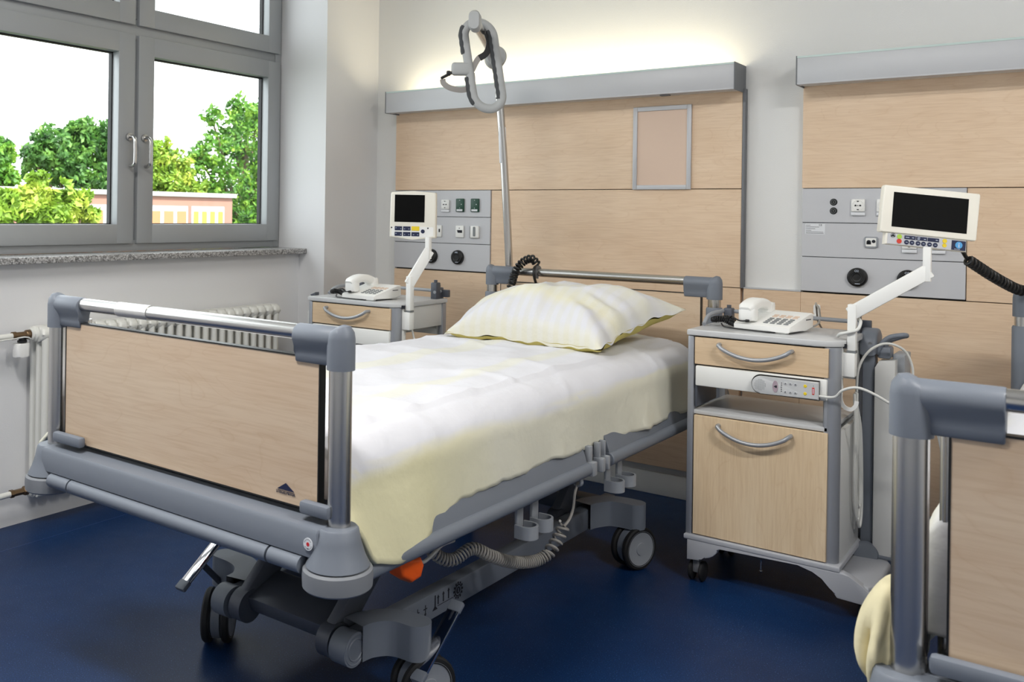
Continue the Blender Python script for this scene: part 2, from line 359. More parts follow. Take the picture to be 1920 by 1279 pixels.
def window(idx, y0, y1):
    """two casements below, two fixed lights above; y0 (far) > y1 (near); frame front at x=-.12"""
    root = None; F = MB(); xf = -.12; zb, zt, ztr0, ztr1 = 1.06, 2.86, 2.055, 2.1
    ym = (y0 + y1) / 2; d = .07
    F.box(xf - d, xf, y0 - .045, y0, zb, zt, .003); F.box(xf - d, xf, y1, y1 + .045, zb, zt, .003)
    F.box(xf - d + .001, xf - .001, y1 + .001, y0 - .001, zb, zb + .05, .003); F.box(xf - d + .001, xf - .001, y1 + .001, y0 - .001, zt - .05, zt, .003)
    F.box(xf - d + .001, xf - .006, y1 + .01, y0 - .01, ztr0 - .02, ztr1 + .03, .003)
    for za, zc in ((zb + .02, ztr0 - .021), (ztr1 + .031, zt - .02)): F.box(xf - d + .002, xf - .005, ym - .035, ym + .035, za, zc, .003)
    root = struct('window_%d' % idx, F, 'winf')
    for side, (a, b) in enumerate(((ym + .008, y0 - .02), (y1 + .02, ym - .012))):
        for lo, hi, nm in ((zb + .035, ztr0, 'casement'), (ztr1, zt - .02, 'top_light')):
            sw = .088; q = MB(); x1 = xf + .014; x0 = xf - .045
            q.box(x0, x1, a, a + sw, lo, hi, .003); q.box(x0, x1, b - sw, b, lo, hi, .003)
            q.box(x0, x1, a + sw - .002, b - sw + .002, lo, lo + sw, .002); q.box(x0, x1, a + sw - .002, b - sw + .002, hi - sw, hi, .002)
            q.mi = 1; e = .006      # black gaskets
            for s in ((a + sw, a + sw + e, lo + sw, hi - sw), (b - sw - e, b - sw, lo + sw, hi - sw)):
                q.box(x0 - .012, x0 + .012, s[0], s[1], s[2], s[3])
            q.box(x0 - .012, x0 + .012, a + sw, b - sw, hi - sw - e, hi - sw); q.box(x0 - .012, x0 + .012, a + sw, b - sw, lo + sw, lo + sw + .004)
            sash = q.build(nm, ['winf', 'seal'], root)
            MB().box(x0 - .004, x0 + .004, a + sw, b - sw, lo + sw, hi - sw).build('pane', 'glass', sash)
            if nm == 'casement':
                hy = (a + .032) if side == 0 else (b - .032); h = MB()
                z1 = 1.583
                h.lathe([(0, 0), (.017, 0), (.017, .012), (.012, .014), (0, .014)], (x1, hy, z1), (1, 0, 0), 20)
                P = spline([(x1 + .006, hy, z1), (x1 + .03, hy, z1), (x1 + .047, hy + .0, z1 - .014), (x1 + .05, hy, z1 - .05), (x1 + .05, hy, z1 - .1), (x1 + .047, hy, z1 - .122), (x1 + .028, hy, z1 - .133), (x1 + .014, hy, z1 - .133)], 6)
                h.tube(P, .0085, 12); h.build('handle', 'steel', sash)
    return root
window(1, -.43, -2.32)
window(2, -2.36, -4.25)
struct('trim_1', MB().box(-.21, -.1, -2.36, -2.32, 1.06, 2.86), 'winf')

for i, (lx, ly) in enumerate(FILL_LAMPS):
    t = thing('fill_lamp', 'added white box fill lamp nearer the %s' % ('windows' if i == 0 else 'door side'), 'ceiling lamp', (lx, ly, 3.05), 0, 'added fill lamps')
    MB().box(-.64, .64, -.19, .19, -.02, 0, .004).build('housing', 'white', t)  # housing made up to carry the added fill light

# ---------------------------------------------------------------- outside
struct('trim_2', MB().box(.262, .267, -6, -1.0, -.002, .0006), 'seam')
struct('ground', MB().box(-70, -2, -25, 60, -6.3, -6.1), 'lawn')
t = thing('brick_building', 'low pink brick building with white coping seen through the window', 'building', (-25, 0, 0))
MB().box(-8, 0, 8, 21.9, -6.2, 1.78).build('wall', 'brickp', t)
MB().box(-8.1, .12, 7.9, 22.05, 1.78, 1.95, .02).build('coping', 'coping', t)
MB().box(-.02, .05, 14.2, 15.1, -6.1, 1.25).build('wall_panel', 'brickr', t)
def bwin(y0, n, w, matn):
    wd = n * w
    f = MB().box(-.03, .06, y0, y0 + wd, -.6, 1.42, .01)
    for k in range(n): pass
    f.mi = 0
    o = f.build('window', 'coping', t)
    for k in range(n): MB().box(.05, .075, y0 + k * w + .09, y0 + (k + 1) * w - .09, -.5, 1.22).build('pane', matn, o)
bwin(15.2, 4, .62, 'blindo'); bwin(17.7, 3, .62, 'blindo'); bwin(19.75, 4, .42, 'blindy')

def tree(name, label, blobs, base, leafm, n, size, trunk_r):
    bx, by = base; t = thing(name, label, 'tree', (bx, by, -6.1), 0, 'trees outside the window')
    top = max(b[2] for b in blobs) + 6.1
    tk = MB(); tk.tube(spline([(0, 0, 0), (.1, .05, top * .35), (-.05, .1, top * .6), (0, 0, top * .85)], 5), trunk_r, 10, scl=[1 - .6 * i / 15 for i in range(16)])
    for b in blobs:
        e = Vector((b[0] - bx, b[1] - by, b[2] + 6.1)); s = Vector((0, .05, top * .4)); P = spline([s, s.lerp(e, .5) + Vector((0, 0, .4)), e], 6)
        tk.tube(P, trunk_r * .45, 7, scl=[1 - .8 * i / (len(P) - 1) for i in range(len(P))])
    tk.build('trunk', 'bark', t)
    V, Fc = [], []; vol = [b[3] ** 2 for b in blobs]; tot = sum(vol)
    for b, w in zip(blobs, vol):
        cx, cy, cz, rr = b[0] - bx, b[1] - by, b[2] + 6.1, b[3]
        for _ in range(int(n * w / tot)):
            while True:
                d = Vector((R.uniform(-1, 1), R.uniform(-1, 1), R.uniform(-1, 1)))
                if .05 < d.length < 1: break
            d = d.normalized() * (R.random() ** .38); p = Vector((cx, cy, cz)) + d * rr
            p += noise.noise_vector(p * 1.1) * .55 * min(1, rr)
            if noise.noise(p * (1.5 / max(.6, rr)) + Vector((3, 1, 7))) < -.22: continue
            q = Quaternion((R.gauss(0, 1), R.gauss(0, 1), R.gauss(0, 1), R.gauss(0, 1))).normalized(); sz = size * R.uniform(.6, 1.35); k = len(V)
            for u_, v_ in ((-1, 0), (-.1, -.5), (1, 0), (-.1, .5)): V.append(p + q @ Vector((u_ * sz, v_ * sz, .12 * sz * abs(v_))))
            Fc.append((k, k + 1, k + 2, k + 3))
    me = bpy.data.meshes.new('foliage'); me.from_pydata(V, [], Fc); me.materials.append(M[leafm]); o = bpy.data.objects.new('foliage', me); COL.objects.link(o); o.parent = t
    return t
tree('leafy_tree', 'tall bright green tree at the right edge of the window view', [(-34.0, 30.2, 5.46, 1.59), (-33.0, 27.85, 3.87, 1.32), (-34.0, 31.42, 3.2, 1.76), (-33.0, 28.98, 1.69, 1.54), (-33.0, 27.64, 6.18, 0.6), (-34.0, 30.57, 6.8, 0.81), (-35.0, 33.59, 5.15, 1.54), (-33.0, 27.17, 2.48, 1.08), (-35.0, 32.72, 6.31, 1.21), (-34.0, 32.69, 0.56, 1.8), (-33.0, 26.87, 3.95, 0.59), (-34.0, 32.78, 6.86, 1.08), (-34.0, 33.27, 3.28, 1.36), (-33.0, 31.29, 1.45, 1.16), (-33.0, 30.53, 0.29, 1.43), (-35.0, 34.89, 5.24, 1.41)], (-33.75, 30.78), 'leaf1', 20000, 0.15, 0.35)
tree('leafy_tree', 'smaller yellow-green tree just right of the window mullion', [(-31.0, 22.93, 3.55, 0.88), (-31.0, 23.85, 3.1, 0.94), (-31.0, 22.5, 2.44, 0.92), (-31.0, 24.49, 2.38, 0.91), (-31.0, 23.37, 4.31, 0.34), (-31.0, 22.04, 3.98, 0.58), (-31.0, 23.25, 2.34, 0.98)], (-31.0, 23.2), 'leaf3', 6500, 0.14, 0.25)
tree('leafy_tree', 'broad mid-green tree behind the roof in the left pane', [(-32.0, 18.16, 3.77, 0.95), (-32.0, 19.43, 4.08, 0.93), (-32.0, 20.5, 4.27, 0.95), (-32.0, 17.68, 3.06, 0.81), (-32.0, 19.19, 2.91, 1.06), (-32.0, 20.53, 2.85, 1.09), (-32.0, 17.19, 3.48, 0.58), (-33.0, 22.35, 3.82, 1.09), (-32.0, 19.82, 4.69, 0.47)], (-32.11, 19.43), 'leaf2', 12000, 0.15, 0.3)
tree('leafy_tree', 'green tree cut by the left edge of the picture', [(-30.0, 14.16, 3.05, 1.0), (-30.0, 14.79, 3.08, 0.57), (-30.0, 14.49, 2.06, 0.91), (-30.0, 15.01, 2.48, 0.49), (-30.0, 14.89, 3.6, 0.37)], (-30.0, 14.67), 'leaf1', 5500, 0.14, 0.3)
tree('leafy_tree', 'yellow-green broad-leaved tree standing in front of the pink building', [(-13.0, 6.05, 1.68, 0.27), (-13.0, 6.4, 1.53, 0.34), (-13.0, 5.73, 1.31, 0.43), (-13.0, 6.76, 1.32, 0.3), (-13.0, 6.23, 1.16, 0.47), (-13.0, 5.3, 1.2, 0.36), (-13.0, 7.0, 1.49, 0.15), (-13.0, 4.93, 1.05, 0.39), (-13.0, 7.13, 1.06, 0.24), (-13.0, 5.83, 1.77, 0.14)], (-13.0, 6.14), 'leaf3', 8000, 0.1, 0.14)
# ---------------------------------------------------------------- bed-head wall units
def board(name, x0, x1, z0, z1, par, y1=-.03, y0=-.002, m='beech', bev=.0012):
    return MB().box(x0, x1, y1, y0, z0, z1, bev, 1).build(name, m, par)
def headwall(x0, x1, xs, label):
    t = thing('bedhead_panel', label, 'wall panel', (x0, 0, 0), 0, 'beech bed-head panels')
    w = x1 - x0; s = xs - x0
    board('upper_board', 0, w - .012, 1.376, 1.80, t); board('middle_board', s + .001, w - .012, .954, 1.373, t)
    board('lower_board', 0, w - .012, .132, .951, t)
    MB().box(w - .011, w, -.034, -.0015, .953, 1.80, .001).build('side_trim', 'alud', t)
    MB().box(.004, w - .016, -.012, -.002, .14, 1.79).build('backing', 'seal', t)
    return t
headwall(.365, 2.235, .979, 'beech bed-head wall panel behind the made bed, holding a framed notice holder')
headwall(2.466, 4.33, 3.046, 'beech bed-head wall panel behind the tilted wide monitor, under the unlit lamp bar')
t = thing('connecting_board', 'short beech board joining the two bed-head panels under the white wall strip', 'wall panel', (2.236, 0, 0))
MB().box(.001, .229, -.03, 0, .132, .951, .0012, 1).build('board', 'beech', t)
MB().box(0, .23, -.03, 0, .952, .957).build('edge_trim', 'alu', t)

def bar(x0, x1, label, lit):
    t = thing('lamp_bar', label, 'wall lamp', (x0, 0, 1.785), 0, 'lamp bars above the bed-head panels')
    w = x1 - x0; h = .113; d = .15
    MB().box(.004, w - .004, -d, -d + .006, .004, h - .008, .0015).box(.004, w - .004, -d, -d + .05, .0, .006, .001).build('front_profile', 'alu', t)
    MB().box(.004, w - .004, -d + .05, -.0, .006, .012).box(.004, w - .004, -.012, 0, .012, .1).build('housing', 'white', t)
    MB().box(.004, w - .004, -d, -d + .005, h - .008, h).build('glass_strip', 'clear', t)
    for a in (0, w - .004): MB().box(a, a + .004, -d - .001, 0, -.001, h + .001).build('end_cap', 'alud', t)
    MB().box(w - .33, w - .29, -d + .02, -d + .045, -.005, 0, .001).build('switch', 'alud', t)
    MB().cyl((.08, -.06, .035), (w - .08, -.06, .035), .013, 14).build('tube', 'tube_on' if lit else 'white', t)
    return t
M['tube_on'] = mat('lamp_tube_lit', (255, 232, 170), .4, emit=TUBE_E)
bar(.381, 2.226, 'satin aluminium lamp bar, lit, glowing warm on the wall behind the trapeze handle', True)
bar(2.466, 4.33, 'satin aluminium lamp bar, unlit, at the right edge above the wide monitor', False)

def schuko(p, x, z, w=.05, h=.05):
    o = MB().box(x - w / 2, x + w / 2, -.0475, -.036, z - h / 2, z + h / 2, .004).build('power_socket', 'white', p)
    q = MB().lathe([(.0215, 0), (.0205, .0012), (.019, 0), (.018, -.001), (0, -.001)], (x, -.0475, z), (0, -1, 0), 28); q.mi = 1
    for s in (-.0085, .0085): q.disc((x + s, -.0470, z), (0, -1, 0), .0034, .002, 12)
    for s in (-.0165, .0165): q.box(x - .0035, x + .0035, -.0492, -.0465, z + s - .0016, z + s + .0016)
    q.mi = 2; q.disc((x, -.0470, z), (0, -1, 0), .002, .002, 10)
    q.build('socket_well', ['white', 'ink', 'keys'], o)
    MB().box(x - w / 2, x + w / 2, -.045, -.036, z - h / 2 - .014, z - h / 2 - .002, .001).build('label_strip', 'label', o)
def gas(p, x, z, txt):
    o = MB().lathe([(0, .018), (.030, .018), (.036, .013), (.0375, 0), (0, 0)], (x, -.036, z), (0, -1, 0), 36).build('gas_outlet', 'black', p)
    MB().lathe([(.012, 0), (.017, .0015), (.019, 0), (.0215, .0015), (.023, 0)], (x, -.0538, z), (0, -1, 0), 28).build('probe_ring', 'black', o)
    MB().text(txt, (x, -.0546, z + .025), (1, 0, 0), (0, 0, 1), .012).box(x - .006, x + .012, -.0548, -.054, z - .026, z - .024).build('marking', 'inkl', o)
def service(x0, x1, label):
    t = thing('service_panel', label, 'service panel', (0, 0, 0), 0, 'grey service panels')
    t.location = (0, 0, 0)
    for a, b in ((.958, 1.096), (1.0985, 1.2345), (1.237, 1.3735)): MB().box(x0, x1, -.036, -.002, a, b, .0012, 1).build('strip', 'service', t)
    MB().box(x0 + .002, x1 - .002, -.03, -.001, .955, 1.375).build('backing', 'seal', t)
    return t
t = service(.367, .978, 'grey service panel with two dark green sockets, behind the small square monitor')
schuko(t, .706, 1.30); 
for x in (.798, .889):
    o = MB().box(x - .025, x + .025, -.046, -.036, 1.262, 1.331, .004).build('green_socket', 'green', t)
    q = MB(); q.box(x - .018, x + .018, -.0475, -.0455, 1.266, 1.276); 
    q.disc((x + .011, -.046, 1.301), (0, -1, 0), .0025, .001, 10); q.disc((x, -.046, 1.322), (0, -1, 0), .0018, .001, 10); q.disc((x, -.046, 1.282), (0, -1, 0), .0018, .001, 10)
    q.build('label_strip', 'label', o)
o = MB().box(.773, .823, -.045, -.036, 1.13, 1.191, .003).build('data_outlet', 'white', t)
MB().prism([(.783, 1.168), (.815, 1.168), (.815, 1.154), (.789, 1.154)], -.0465, -.0445, plane='XZ').box(.795, .801, -.046, -.0445, 1.176, 1.18).build('jack_opening', 'ink', o)
o = MB().box(.866, .916, -.05, -.036, 1.13, 1.191, .003).build('serial_outlet', 'white', t)
MB().prism([(.885 + a, b) for a, b in rrect(0, .014, 1.138, 1.187, .005)], -.0525, -.0495, plane='XZ').build('connector', 'keys', o)
MB().box(.862, .868, -.047, -.036, 1.13, 1.19, .002).build('shadow_gap', 'ink', o)
o = MB().box(.635, .684, -.045, -.036, 1.13, 1.191, .003).build('data_outlet', 'white', t); MB().box(.668, .676, -.0465, -.044, 1.155, 1.172).build('jack_opening', 'ink', o)
gas(t, .62, 1.027, 'O2'); gas(t, .786, 1.027, 'AIR')
t = service(2.4685, 3.045, 'grey service panel with two round black jacks, behind the wide tilted monitor')
for z in (1.319, 1.284):
    o = MB().lathe([(0, .004), (.011, .004), (.014, .001), (.014, 0), (0, 0)], (2.588, -.036, z), (0, -1, 0), 24).build('round_jack', 'black', t)
    MB().lathe([(.008, .0008), (.0088, .0014), (.0096, .0008)], (2.588, -.04, z), (0, -1, 0), 24).disc((2.588, -.04, z), (0, -1, 0), .002, .001, 10).build('contact_ring', 'keys', o)
schuko(t, 2.679, 1.306); schuko(t, 2.77, 1.306)
o = MB().prism([(a, b) for a, b in rrect(2.703, 2.75, 1.141, 1.184, .006)], -.043, -.036, .002, 1, 'XZ').build('phone_outlet', 'greyl', t)
q = MB().prism([(a, b) for a, b in rrect(2.708, 2.745, 1.146, 1.179, .004)], -.0445, -.042, plane='XZ'); q.mi = 1
q.box(2.711, 2.727, -.0455, -.044, 1.154, 1.163); q.disc((2.719, -.0445, 1.163), (0, -1, 0), .008, .001, 20); q.disc((2.7365, -.0445, 1.166), (0, -1, 0), .0065, .001, 20); q.build('outlet_face', ['white', 'ink'], o)
schuko(t, 2.86, 1.165); schuko(t, 2.955, 1.165)
gas(t, 2.679, 1.023, 'O2'); gas(t, 2.855, 1.023, 'O2')
q = MB().box(2.482, 2.557, -.0368, -.036, 1.189, 1.231); q.mi = 1
for z, a, b in ((1.225, 2.485, 2.502), (1.218, 2.485, 2.535), (1.211, 2.485, 2.52), (1.204, 2.485, 2.505), (1.198, 2.485, 2.55), (1.193, 2.485, 2.552)): q.box(a, b, -.0373, -.0367, z - .0007, z + .0007)
q.text('CE', (2.540, -.0372, 1.226), (1, 0, 0), (0, 0, 1), .010, .0003); q.build('rating_label', ['label', 'ink'], t)

t = thing('notice_holder', 'empty aluminium framed notice holder on the beech panel under the lit lamp bar', 'picture frame', (1.871, -.0305, 1.56))
q = MB(); w, h, b = .135, .187, .02
q.box(-w, -w + b, -.01, 0, -h, h, .002); q.box(w - b, w, -.01, 0, -h, h, .002); q.box(-w + b, w - b, -.01, 0, h - b, h, .002); q.box(-w + b, w - b, -.01, 0, -h, -h + b, .002)
q.build('frame', 'alu', t); MB().box(-w + b, w - b, -.004, 0, -h + b, h - b).build('inlay', 'pink', t)

t = thing('cable_clip', 'small white screwed bracket on the beech board behind the right telephone', 'bracket', (2.53, -.03, .885))
MB().prism(rrect(-.013, .013, -.02, .02, .008), -.006, 0, .001, 1, 'XZ').box(-.016, .016, -.014, 0, -.032, -.02, .002).build('plate', 'white', t)
MB().lathe([(0, .002), (.004, .002), (.0055, 0), (0, 0)], (0, -.006, .008), (0, -1, 0), 16).build('screw', 'keys', t)

# ---------------------------------------------------------------- radiator
t = thing('radiator', 'white column radiator on the wall under the window, half hidden by the footboard', 'radiator', (0, 0, 0))
y = -.715
for k in range(26):
    yy = y - .0505 * k; q = MB()
    for x in (.068, .108, .148): q.tube([(x, yy, .155), (x, yy, .76)], .0145, 10)
    for z in (.758, .15):
        q.prism([(a, b) for a, b in rrect(.052, .165, z - .028, z + .028, .027, 6)], yy - .021, yy + .021, .012, 3, 'XZ')
        q.cyl((.108, yy - .026, z), (.108, yy + .026, z), .024, 16)
    q.build('section', 'radi', t)
ye = y - .0505 * 25
for z in (.758, .15):
    MB().lathe([(0, 0), (.031, 0), (.031, .008), (.026, .012), (.026, .02), (.021, .024), (0, .024)], (.108, ye - .02, z), (0, -1, 0), 24).build('end_plug', 'radi', t)
    MB().lathe([(0, 0), (.017, 0), (.0185, .003), (.0185, .016), (.016, .02), (.013, .022), (.013, .058), (.016, .06), (.016, .074), (0, .074)], (.108, ye - .043, z), (0, -1, 0), 6 if z < .5 else 24, ).build('valve_body', 'brass', t)
    MB().tube([(.108, ye - .11, z), (.108, ye - .5, z - .012)], .0115, 14).build('pipe', 'radi', t)
MB().lathe([(0, 0), (.012, 0), (.0135, -.012), (.018, -.014), (.018, -.022), (0, -.022)], (.108, ye - .075, .752), (0, 0, 1), 20).build('valve_neck', 'black', t)
MB().prism(rrect(.085, .131, ye - .106, ye - .052, .012), .675, .727, .004, 2).build('thermostat_head', 'white', t)
MB().tube(spline([(.108, ye - .046, .722), (.125, ye - .05, .742), (.128, ye - .075, .752), (.12, ye - .12, .748), (.108, ye - .3, .738)], 6), .003, 8).build('sensor_lead', 'cable', t)
# ---------------------------------------------------------------- hospital bed
BL = 2.145
def castor(root, px, py, axis, outer):
    ax = Vector(axis).normalized(); z = .075; tr = Vector((-ax.y, ax.x, 0))
    q = MB().cyl((px, py, .095), (px, py, .142), .022, 16)
    q.obox((px, py, .085), ax, tr, (0, 0, 1), .02, .075, .075, .008); q.obox((px, py, .118), ax, tr, (0, 0, 1), .07, .07, .03, .012)
    q.lathe([(0, -.0155), (.060, -.0155), (.066, -.012), (.066, .012), (.060, .0155), (0, .0155)], (px, py, .078), ax, 32)
    c = q.build('castor', 'greyp', root)
    for s in (-1, 1):
        w = MB(); w.lathe([(.058, -.011), (.071, -.011), (.075, -.006), (.075, .006), (.071, .011), (.058, .011)], (px + ax.x * .028 * s, py + ax.y * .028 * s, z), ax, 40)
        w.mi = 1; w.lathe([(0, -.010), (.059, -.010), (.062, -.0115), (.062, .0115), (.059, .010), (.022, .0095), (.021, .0125), (0, .0125)] if s > 0 else [(0, -.0125), (.021, -.0125), (.022, -.0095), (.059, -.010), (.062, -.0115), (.062, .0115), (.059, .010), (0, .010)], (px + ax.x * .028 * s, py + ax.y * .028 * s, z), ax, 40)
        w.build('wheel', ['tyre', 'greyl'], c)
def endboard(root, y, out, nm, logo):
    """one end of the bed; out=-1: faces the room (foot), +1: faces the wall (head)"""
    T = Matrix.Translation((0, y, 0)) @ Matrix.Diagonal((1, -out, 1, 1))
    def mb(): q = MB(); q.T = None; return q
    Y = lambda v: y - out * v      # v<0 is outward
    def bx(q, x0, x1, v0, v1, z0, z1, bev=0, seg=2): a, b = sorted((Y(v0), Y(v1))); return q.box(x0, x1, a, b, z0, z1, bev, seg)
    q = MB(); bx(q, -.4515, .4515, -.008, .008, .645, .9545); q.mi = 1
    for a in ((-.4535, -.4505), (.4505, .4535)): bx(q, a[0], a[1], -.009, .009, .643, .9565)
    bx(q, -.4535, .4535, -.009, .009, .9535, .9565); bx(q, -.4535, .4535, -.009, .009, .643, .646)
    pn = q.build(nm + '_panel', ['beechf', 'black'], root)
    if logo:
        l = MB(); l.prism([(.337, .6715), (.361, .686), (.385, .6715)], Y(-.0095), Y(-.008), plane='XZ'); l.mi = 0
        l.text('STIEGELMEYER', (.361, Y(-.0092), .6655), (1, 0, 0), (0, 0, 1), .0085, .0003); l.build('emblem', 'navy', pn)
    MB().cyl((-.41, Y(0), 1.003), (.41, Y(0), 1.003), .0165, 28).build('rail', 'steel', root)
    MB().cyl((-.47, Y(.02), .637), (.47, Y(.02), .637), .009, 14).build('lower_tube', 'steel', root)
    for s in (-1, 1):
        q = MB(); q.sweep([(s * .502, Y(0), .60), (s * .502, Y(0), .96)], [(.0245 * math.cos(a * pi / 12), .0225 * math.sin(a * pi / 12)) for a in range(24)], up=(0, 1, 0)); q.build('post', 'steel', root)
        if out < 0: MB().cyl((s * .462, Y(.062), .57), (s * .462, Y(.062), .955), .011, 14).build('guard_rail_post', 'steel', root)
        else: MB().lathe([(0, .62), (.030, .62), (.031, .63), (.031, .900), (.028, .906), (0, .906)], (s * .502, Y(0), 0), n=28).build('post_sleeve', 'greyp', root)
        # corner cap: rail sleeve flaring into a gusset, plus post sleeve
        q = MB()
        prof = [(0, 1.0215)] + [(.0245 * math.sin(a), .997 + .0245 * math.cos(a)) for a in [k * pi / 10 for k in range(1, 7)]]
        prof += [(.0165, .975), (.0135, .966), (.0125, .958), (.0125, .946), (.010, .943)]
        full = prof + [(-a, b) for a, b in prof[::-1][:-1]]
        x0, x1 = sorted((s * .386, s * .508)); q.prism([(Y(a), b) for a, b in full], x0, x1, .003, 2, 'YZ')
        q.sweep([(s * .502, Y(0), .937), (s * .502, Y(0), .998), (s * .502, Y(0), 1.010), (s * .5, Y(0), 1.018), (s * .498, Y(0), 1.0215)], [(.0295 * math.cos(a * pi / 14), .0275 * math.sin(a * pi / 14)) for a in range(28)], up=(0, 1, 0), scl=[1, 1, .93, .74, .4])
        q.build('corner_cap', 'greyp', root)
        q = MB(); a, b = (.422, .50) if s > 0 else (-.472, -.35); bx(q, a, b, -.034, -.012, .642, .669, .007); q.build('panel_clip', 'greyp', root)
        c = MB().lathe([(0, .628), (.038, .628), (.0415, .624), (.046, .60), (.055, .572), (.063, .556), (.064, .553), (0, .553)], (s * .506, Y(-.006), 0), n=36).build('bumper_cone', 'greyp', root)
        MB().lathe([(0, .550), (.066, .550), (.070, .546), (.071, .530), (.070, .513), (.066, .509), (0, .509)], (s * .506, Y(-.006), 0), n=36).lathe([(.05, .556), (.05, .545)], (s * .506, Y(-.006), 0), n=24).build('bumper_roller', 'greyl2', c)
    q = MB(); q.prism([(Y(-.05), .569), (Y(-.052), .618), (Y(-.046), .627), (Y(-.01), .631), (Y(.04), .631), (Y(.04), .569)], -.492, .492, .003, 1, 'YZ'); q.build('end_beam', 'greyp', root)
    for a, b in ((-.355, .355), (.361, .448), (-.448, -.361)):
        q = MB(); q.sweep([(a, Y(-.046), .549), (b, Y(-.046), .549)], [(.017 * math.cos(k * pi / 9), .0175 * math.sin(k * pi / 9)) for k in range(18)], up=(0, 0, 1)); q.build('bumper_bar', 'greyp', root)
M['greyl2'] = mat('roller_grey', (122, 125, 130), .6)
def make_bed(label, loc, rz, foot_decals):
    t = thing('hospital_bed', label, 'hospital bed', loc, rz, 'hospital beds')
    endboard(t, 0, -1, 'footboard', True); endboard(t, BL, 1, 'headboard', False)
    o = MB().disc((.469, -.0525, .596), (0, -1, 0), .0125, .001, 32).build('round_sticker', 'label', t)
    q = MB(); q.disc((.469, -.0535, .596), (0, -1, 0), .0042, .0004, 8); q.build('sticker_motif', 'reddot', o)
    q = MB()
    for k in range(18):
        a = 2 * pi * k / 18
        if k % 9 not in (0, 1): q.box(.469 + .0095 * math.cos(a) - .0008, .469 + .0095 * math.cos(a) + .0008, -.0538, -.0534, .596 + .0095 * math.sin(a) - .0008, .596 + .0095 * math.sin(a) + .0008)
    q.box(.4665, .4715, -.0538, -.0534, .586, .5885); q.build('sticker_text', 'keys', o)
    for s in (-1, 1):
        for a, b in ((.055, 1.13), (1.275, 2.09)):
            q = MB(); n = 10
            prof = [(s * (.478 + .019 * math.cos(k * pi / n)), .497 - .0205 * math.sin(k * pi / n) + (.0)) for k in range(-3, n)]
            lobe = [(s * (.481 + .0195 * math.cos(k)), .4965 + .0205 * math.sin(k)) for k in [i * 2 * pi / 22 for i in range(22)]]
            q.sweep([(0, a, 0), (0, b, 0)], [(-x if False else x, z) for x, z in lobe], up=(0, 0, 1)) if False else q.prism(lobe, a, b, .002, 1, 'XZ')
            q.build('side_rail', 'greyp', t)
            MB().prism([(s * .440, .505), (s * .484, .513), (s * .474, .545), (s * .452, .585), (s * .440, .585)], a + .004, b - .004, .001, 1, 'XZ').build('side_panel', 'greyp', t)
        for yy, w in ((1.155, .03), (1.215, .022), (1.25, .018)):
            MB().box(min(s * .462, s * .497), max(s * .462, s * .497), yy - w / 2, yy + w / 2, .472, .515, .005).box(min(s * .462, s * .482), max(s * .462, s * .482), yy - w / 2 + .004, yy + w / 2 - .004, .51, .56, .003).build('hinge_block', 'greyl', t)
        for yy in (.79, .872, 1.335, 1.42):
            q = MB().box(min(s * .445, s * .455), max(s * .445, s * .455), yy - .017, yy + .017, .405, .50, .003)
            U = [(s * .452, yy - .024), (s * .475, yy - .026)] + [(s * (.478 + .026 * math.sin(k * pi / 8)), yy - .026 * math.cos(k * pi / 8)) for k in range(1, 8)] + [(s * .475, yy + .026), (s * .452, yy + .024)]
            q.sweep([(a, b, .402) for a, b in U], [(-.003, -.0175), (.003, -.0175), (.003, .0175), (-.003, .0175)], up=(0, 0, 1)); q.build('accessory_cup', 'greyl', t)
        MB().lathe([(.012, -.006), (.017, -.006), (.017, .006), (.012, .006), (.012, -.006)], (s * .462, 1.11, .462), (.3, 1, 0), 20).build('hook_ring', 'greyl', t)
        MB().prism([(.255, .47), (.34, .455), (.352, .435), (.34, .408), (.305, .405), (.268, .43)], min(s * .415, s * .46), max(s * .415, s * .46), .010, 3, 'YZ').build('release_handle', 'orange', t)
        # undercarriage
        BO = .012; xb = BO + s * .214
        MB().box(xb - .022, xb + .022, .34, 1.84, .137, .210, .006).build('base_bar', 'greyp', t)
        h = MB().cyl((xb - s * .022, .345, .178), (xb + s * .030, .345, .178), .042, 36).build('pivot_hub', 'greyp', t)
        MB().lathe([(.024, 0), (.026, .002), (.028, 0)], (xb + s * .030, .345, .178), (s, 0, 0), 32).lathe([(.034, 0), (.036, .0015), (.038, 0)], (xb + s * .030, .345, .178), (s, 0, 0), 32).build('hub_cap', 'greyp', h)
        for y0, y1 in ((.355, .69), (1.52, 1.86)):
            d = Vector((0, y1 - y0, .31))
            MB().obox((BO + s * .160, (y0 + y1) / 2, .335), (1, 0, 0), d, (0, -.31, y1 - y0), .034, d.length + .03, .074, .008).cyl((BO + s * .140, y0, .178), (BO + s * .181, y0, .178), .044, 28).build('lift_arm', 'greyd', t)
        for (y0, y1, y2, y3, xe) in ((.40, .452, .474, .476, .346 if s > 0 else .372), (1.64, 1.70, 1.728, 1.735, .372)):
            xs_ = BO + s * .214; xf_ = s * xe
            P = spline([(xs_, y0 - .03, .186), (xs_ + (xf_ - xs_) * .06, y0 + .012, .186), (xs_ + (xf_ - xs_) * .30, y3 - .022, .186), (xs_ + (xf_ - xs_) * .62, y3 - .003, .186), (xf_, y3, .186)], 8)
            MB().sweep(P, [(-.036, -.044), (.036, -.044), (.036, .044), (-.036, .044)], up=(0, 0, 1), caps=False).lathe([(.0, -.0441), (.036, -.0441), (.036, .0441), (0, .0441)], (s * xe, y3, .186), n=28).build('castor_arm', 'greyp', t)
    for px, py, ax in ((.352, .495, (.82, -.4, 0)), (-.335, .425, (.80, .60, 0)), (.366, 1.735, (.88, -.36, 0)), (-.374, 1.735, (.7, .7, 0))): castor(t, px, py, ax, 1)
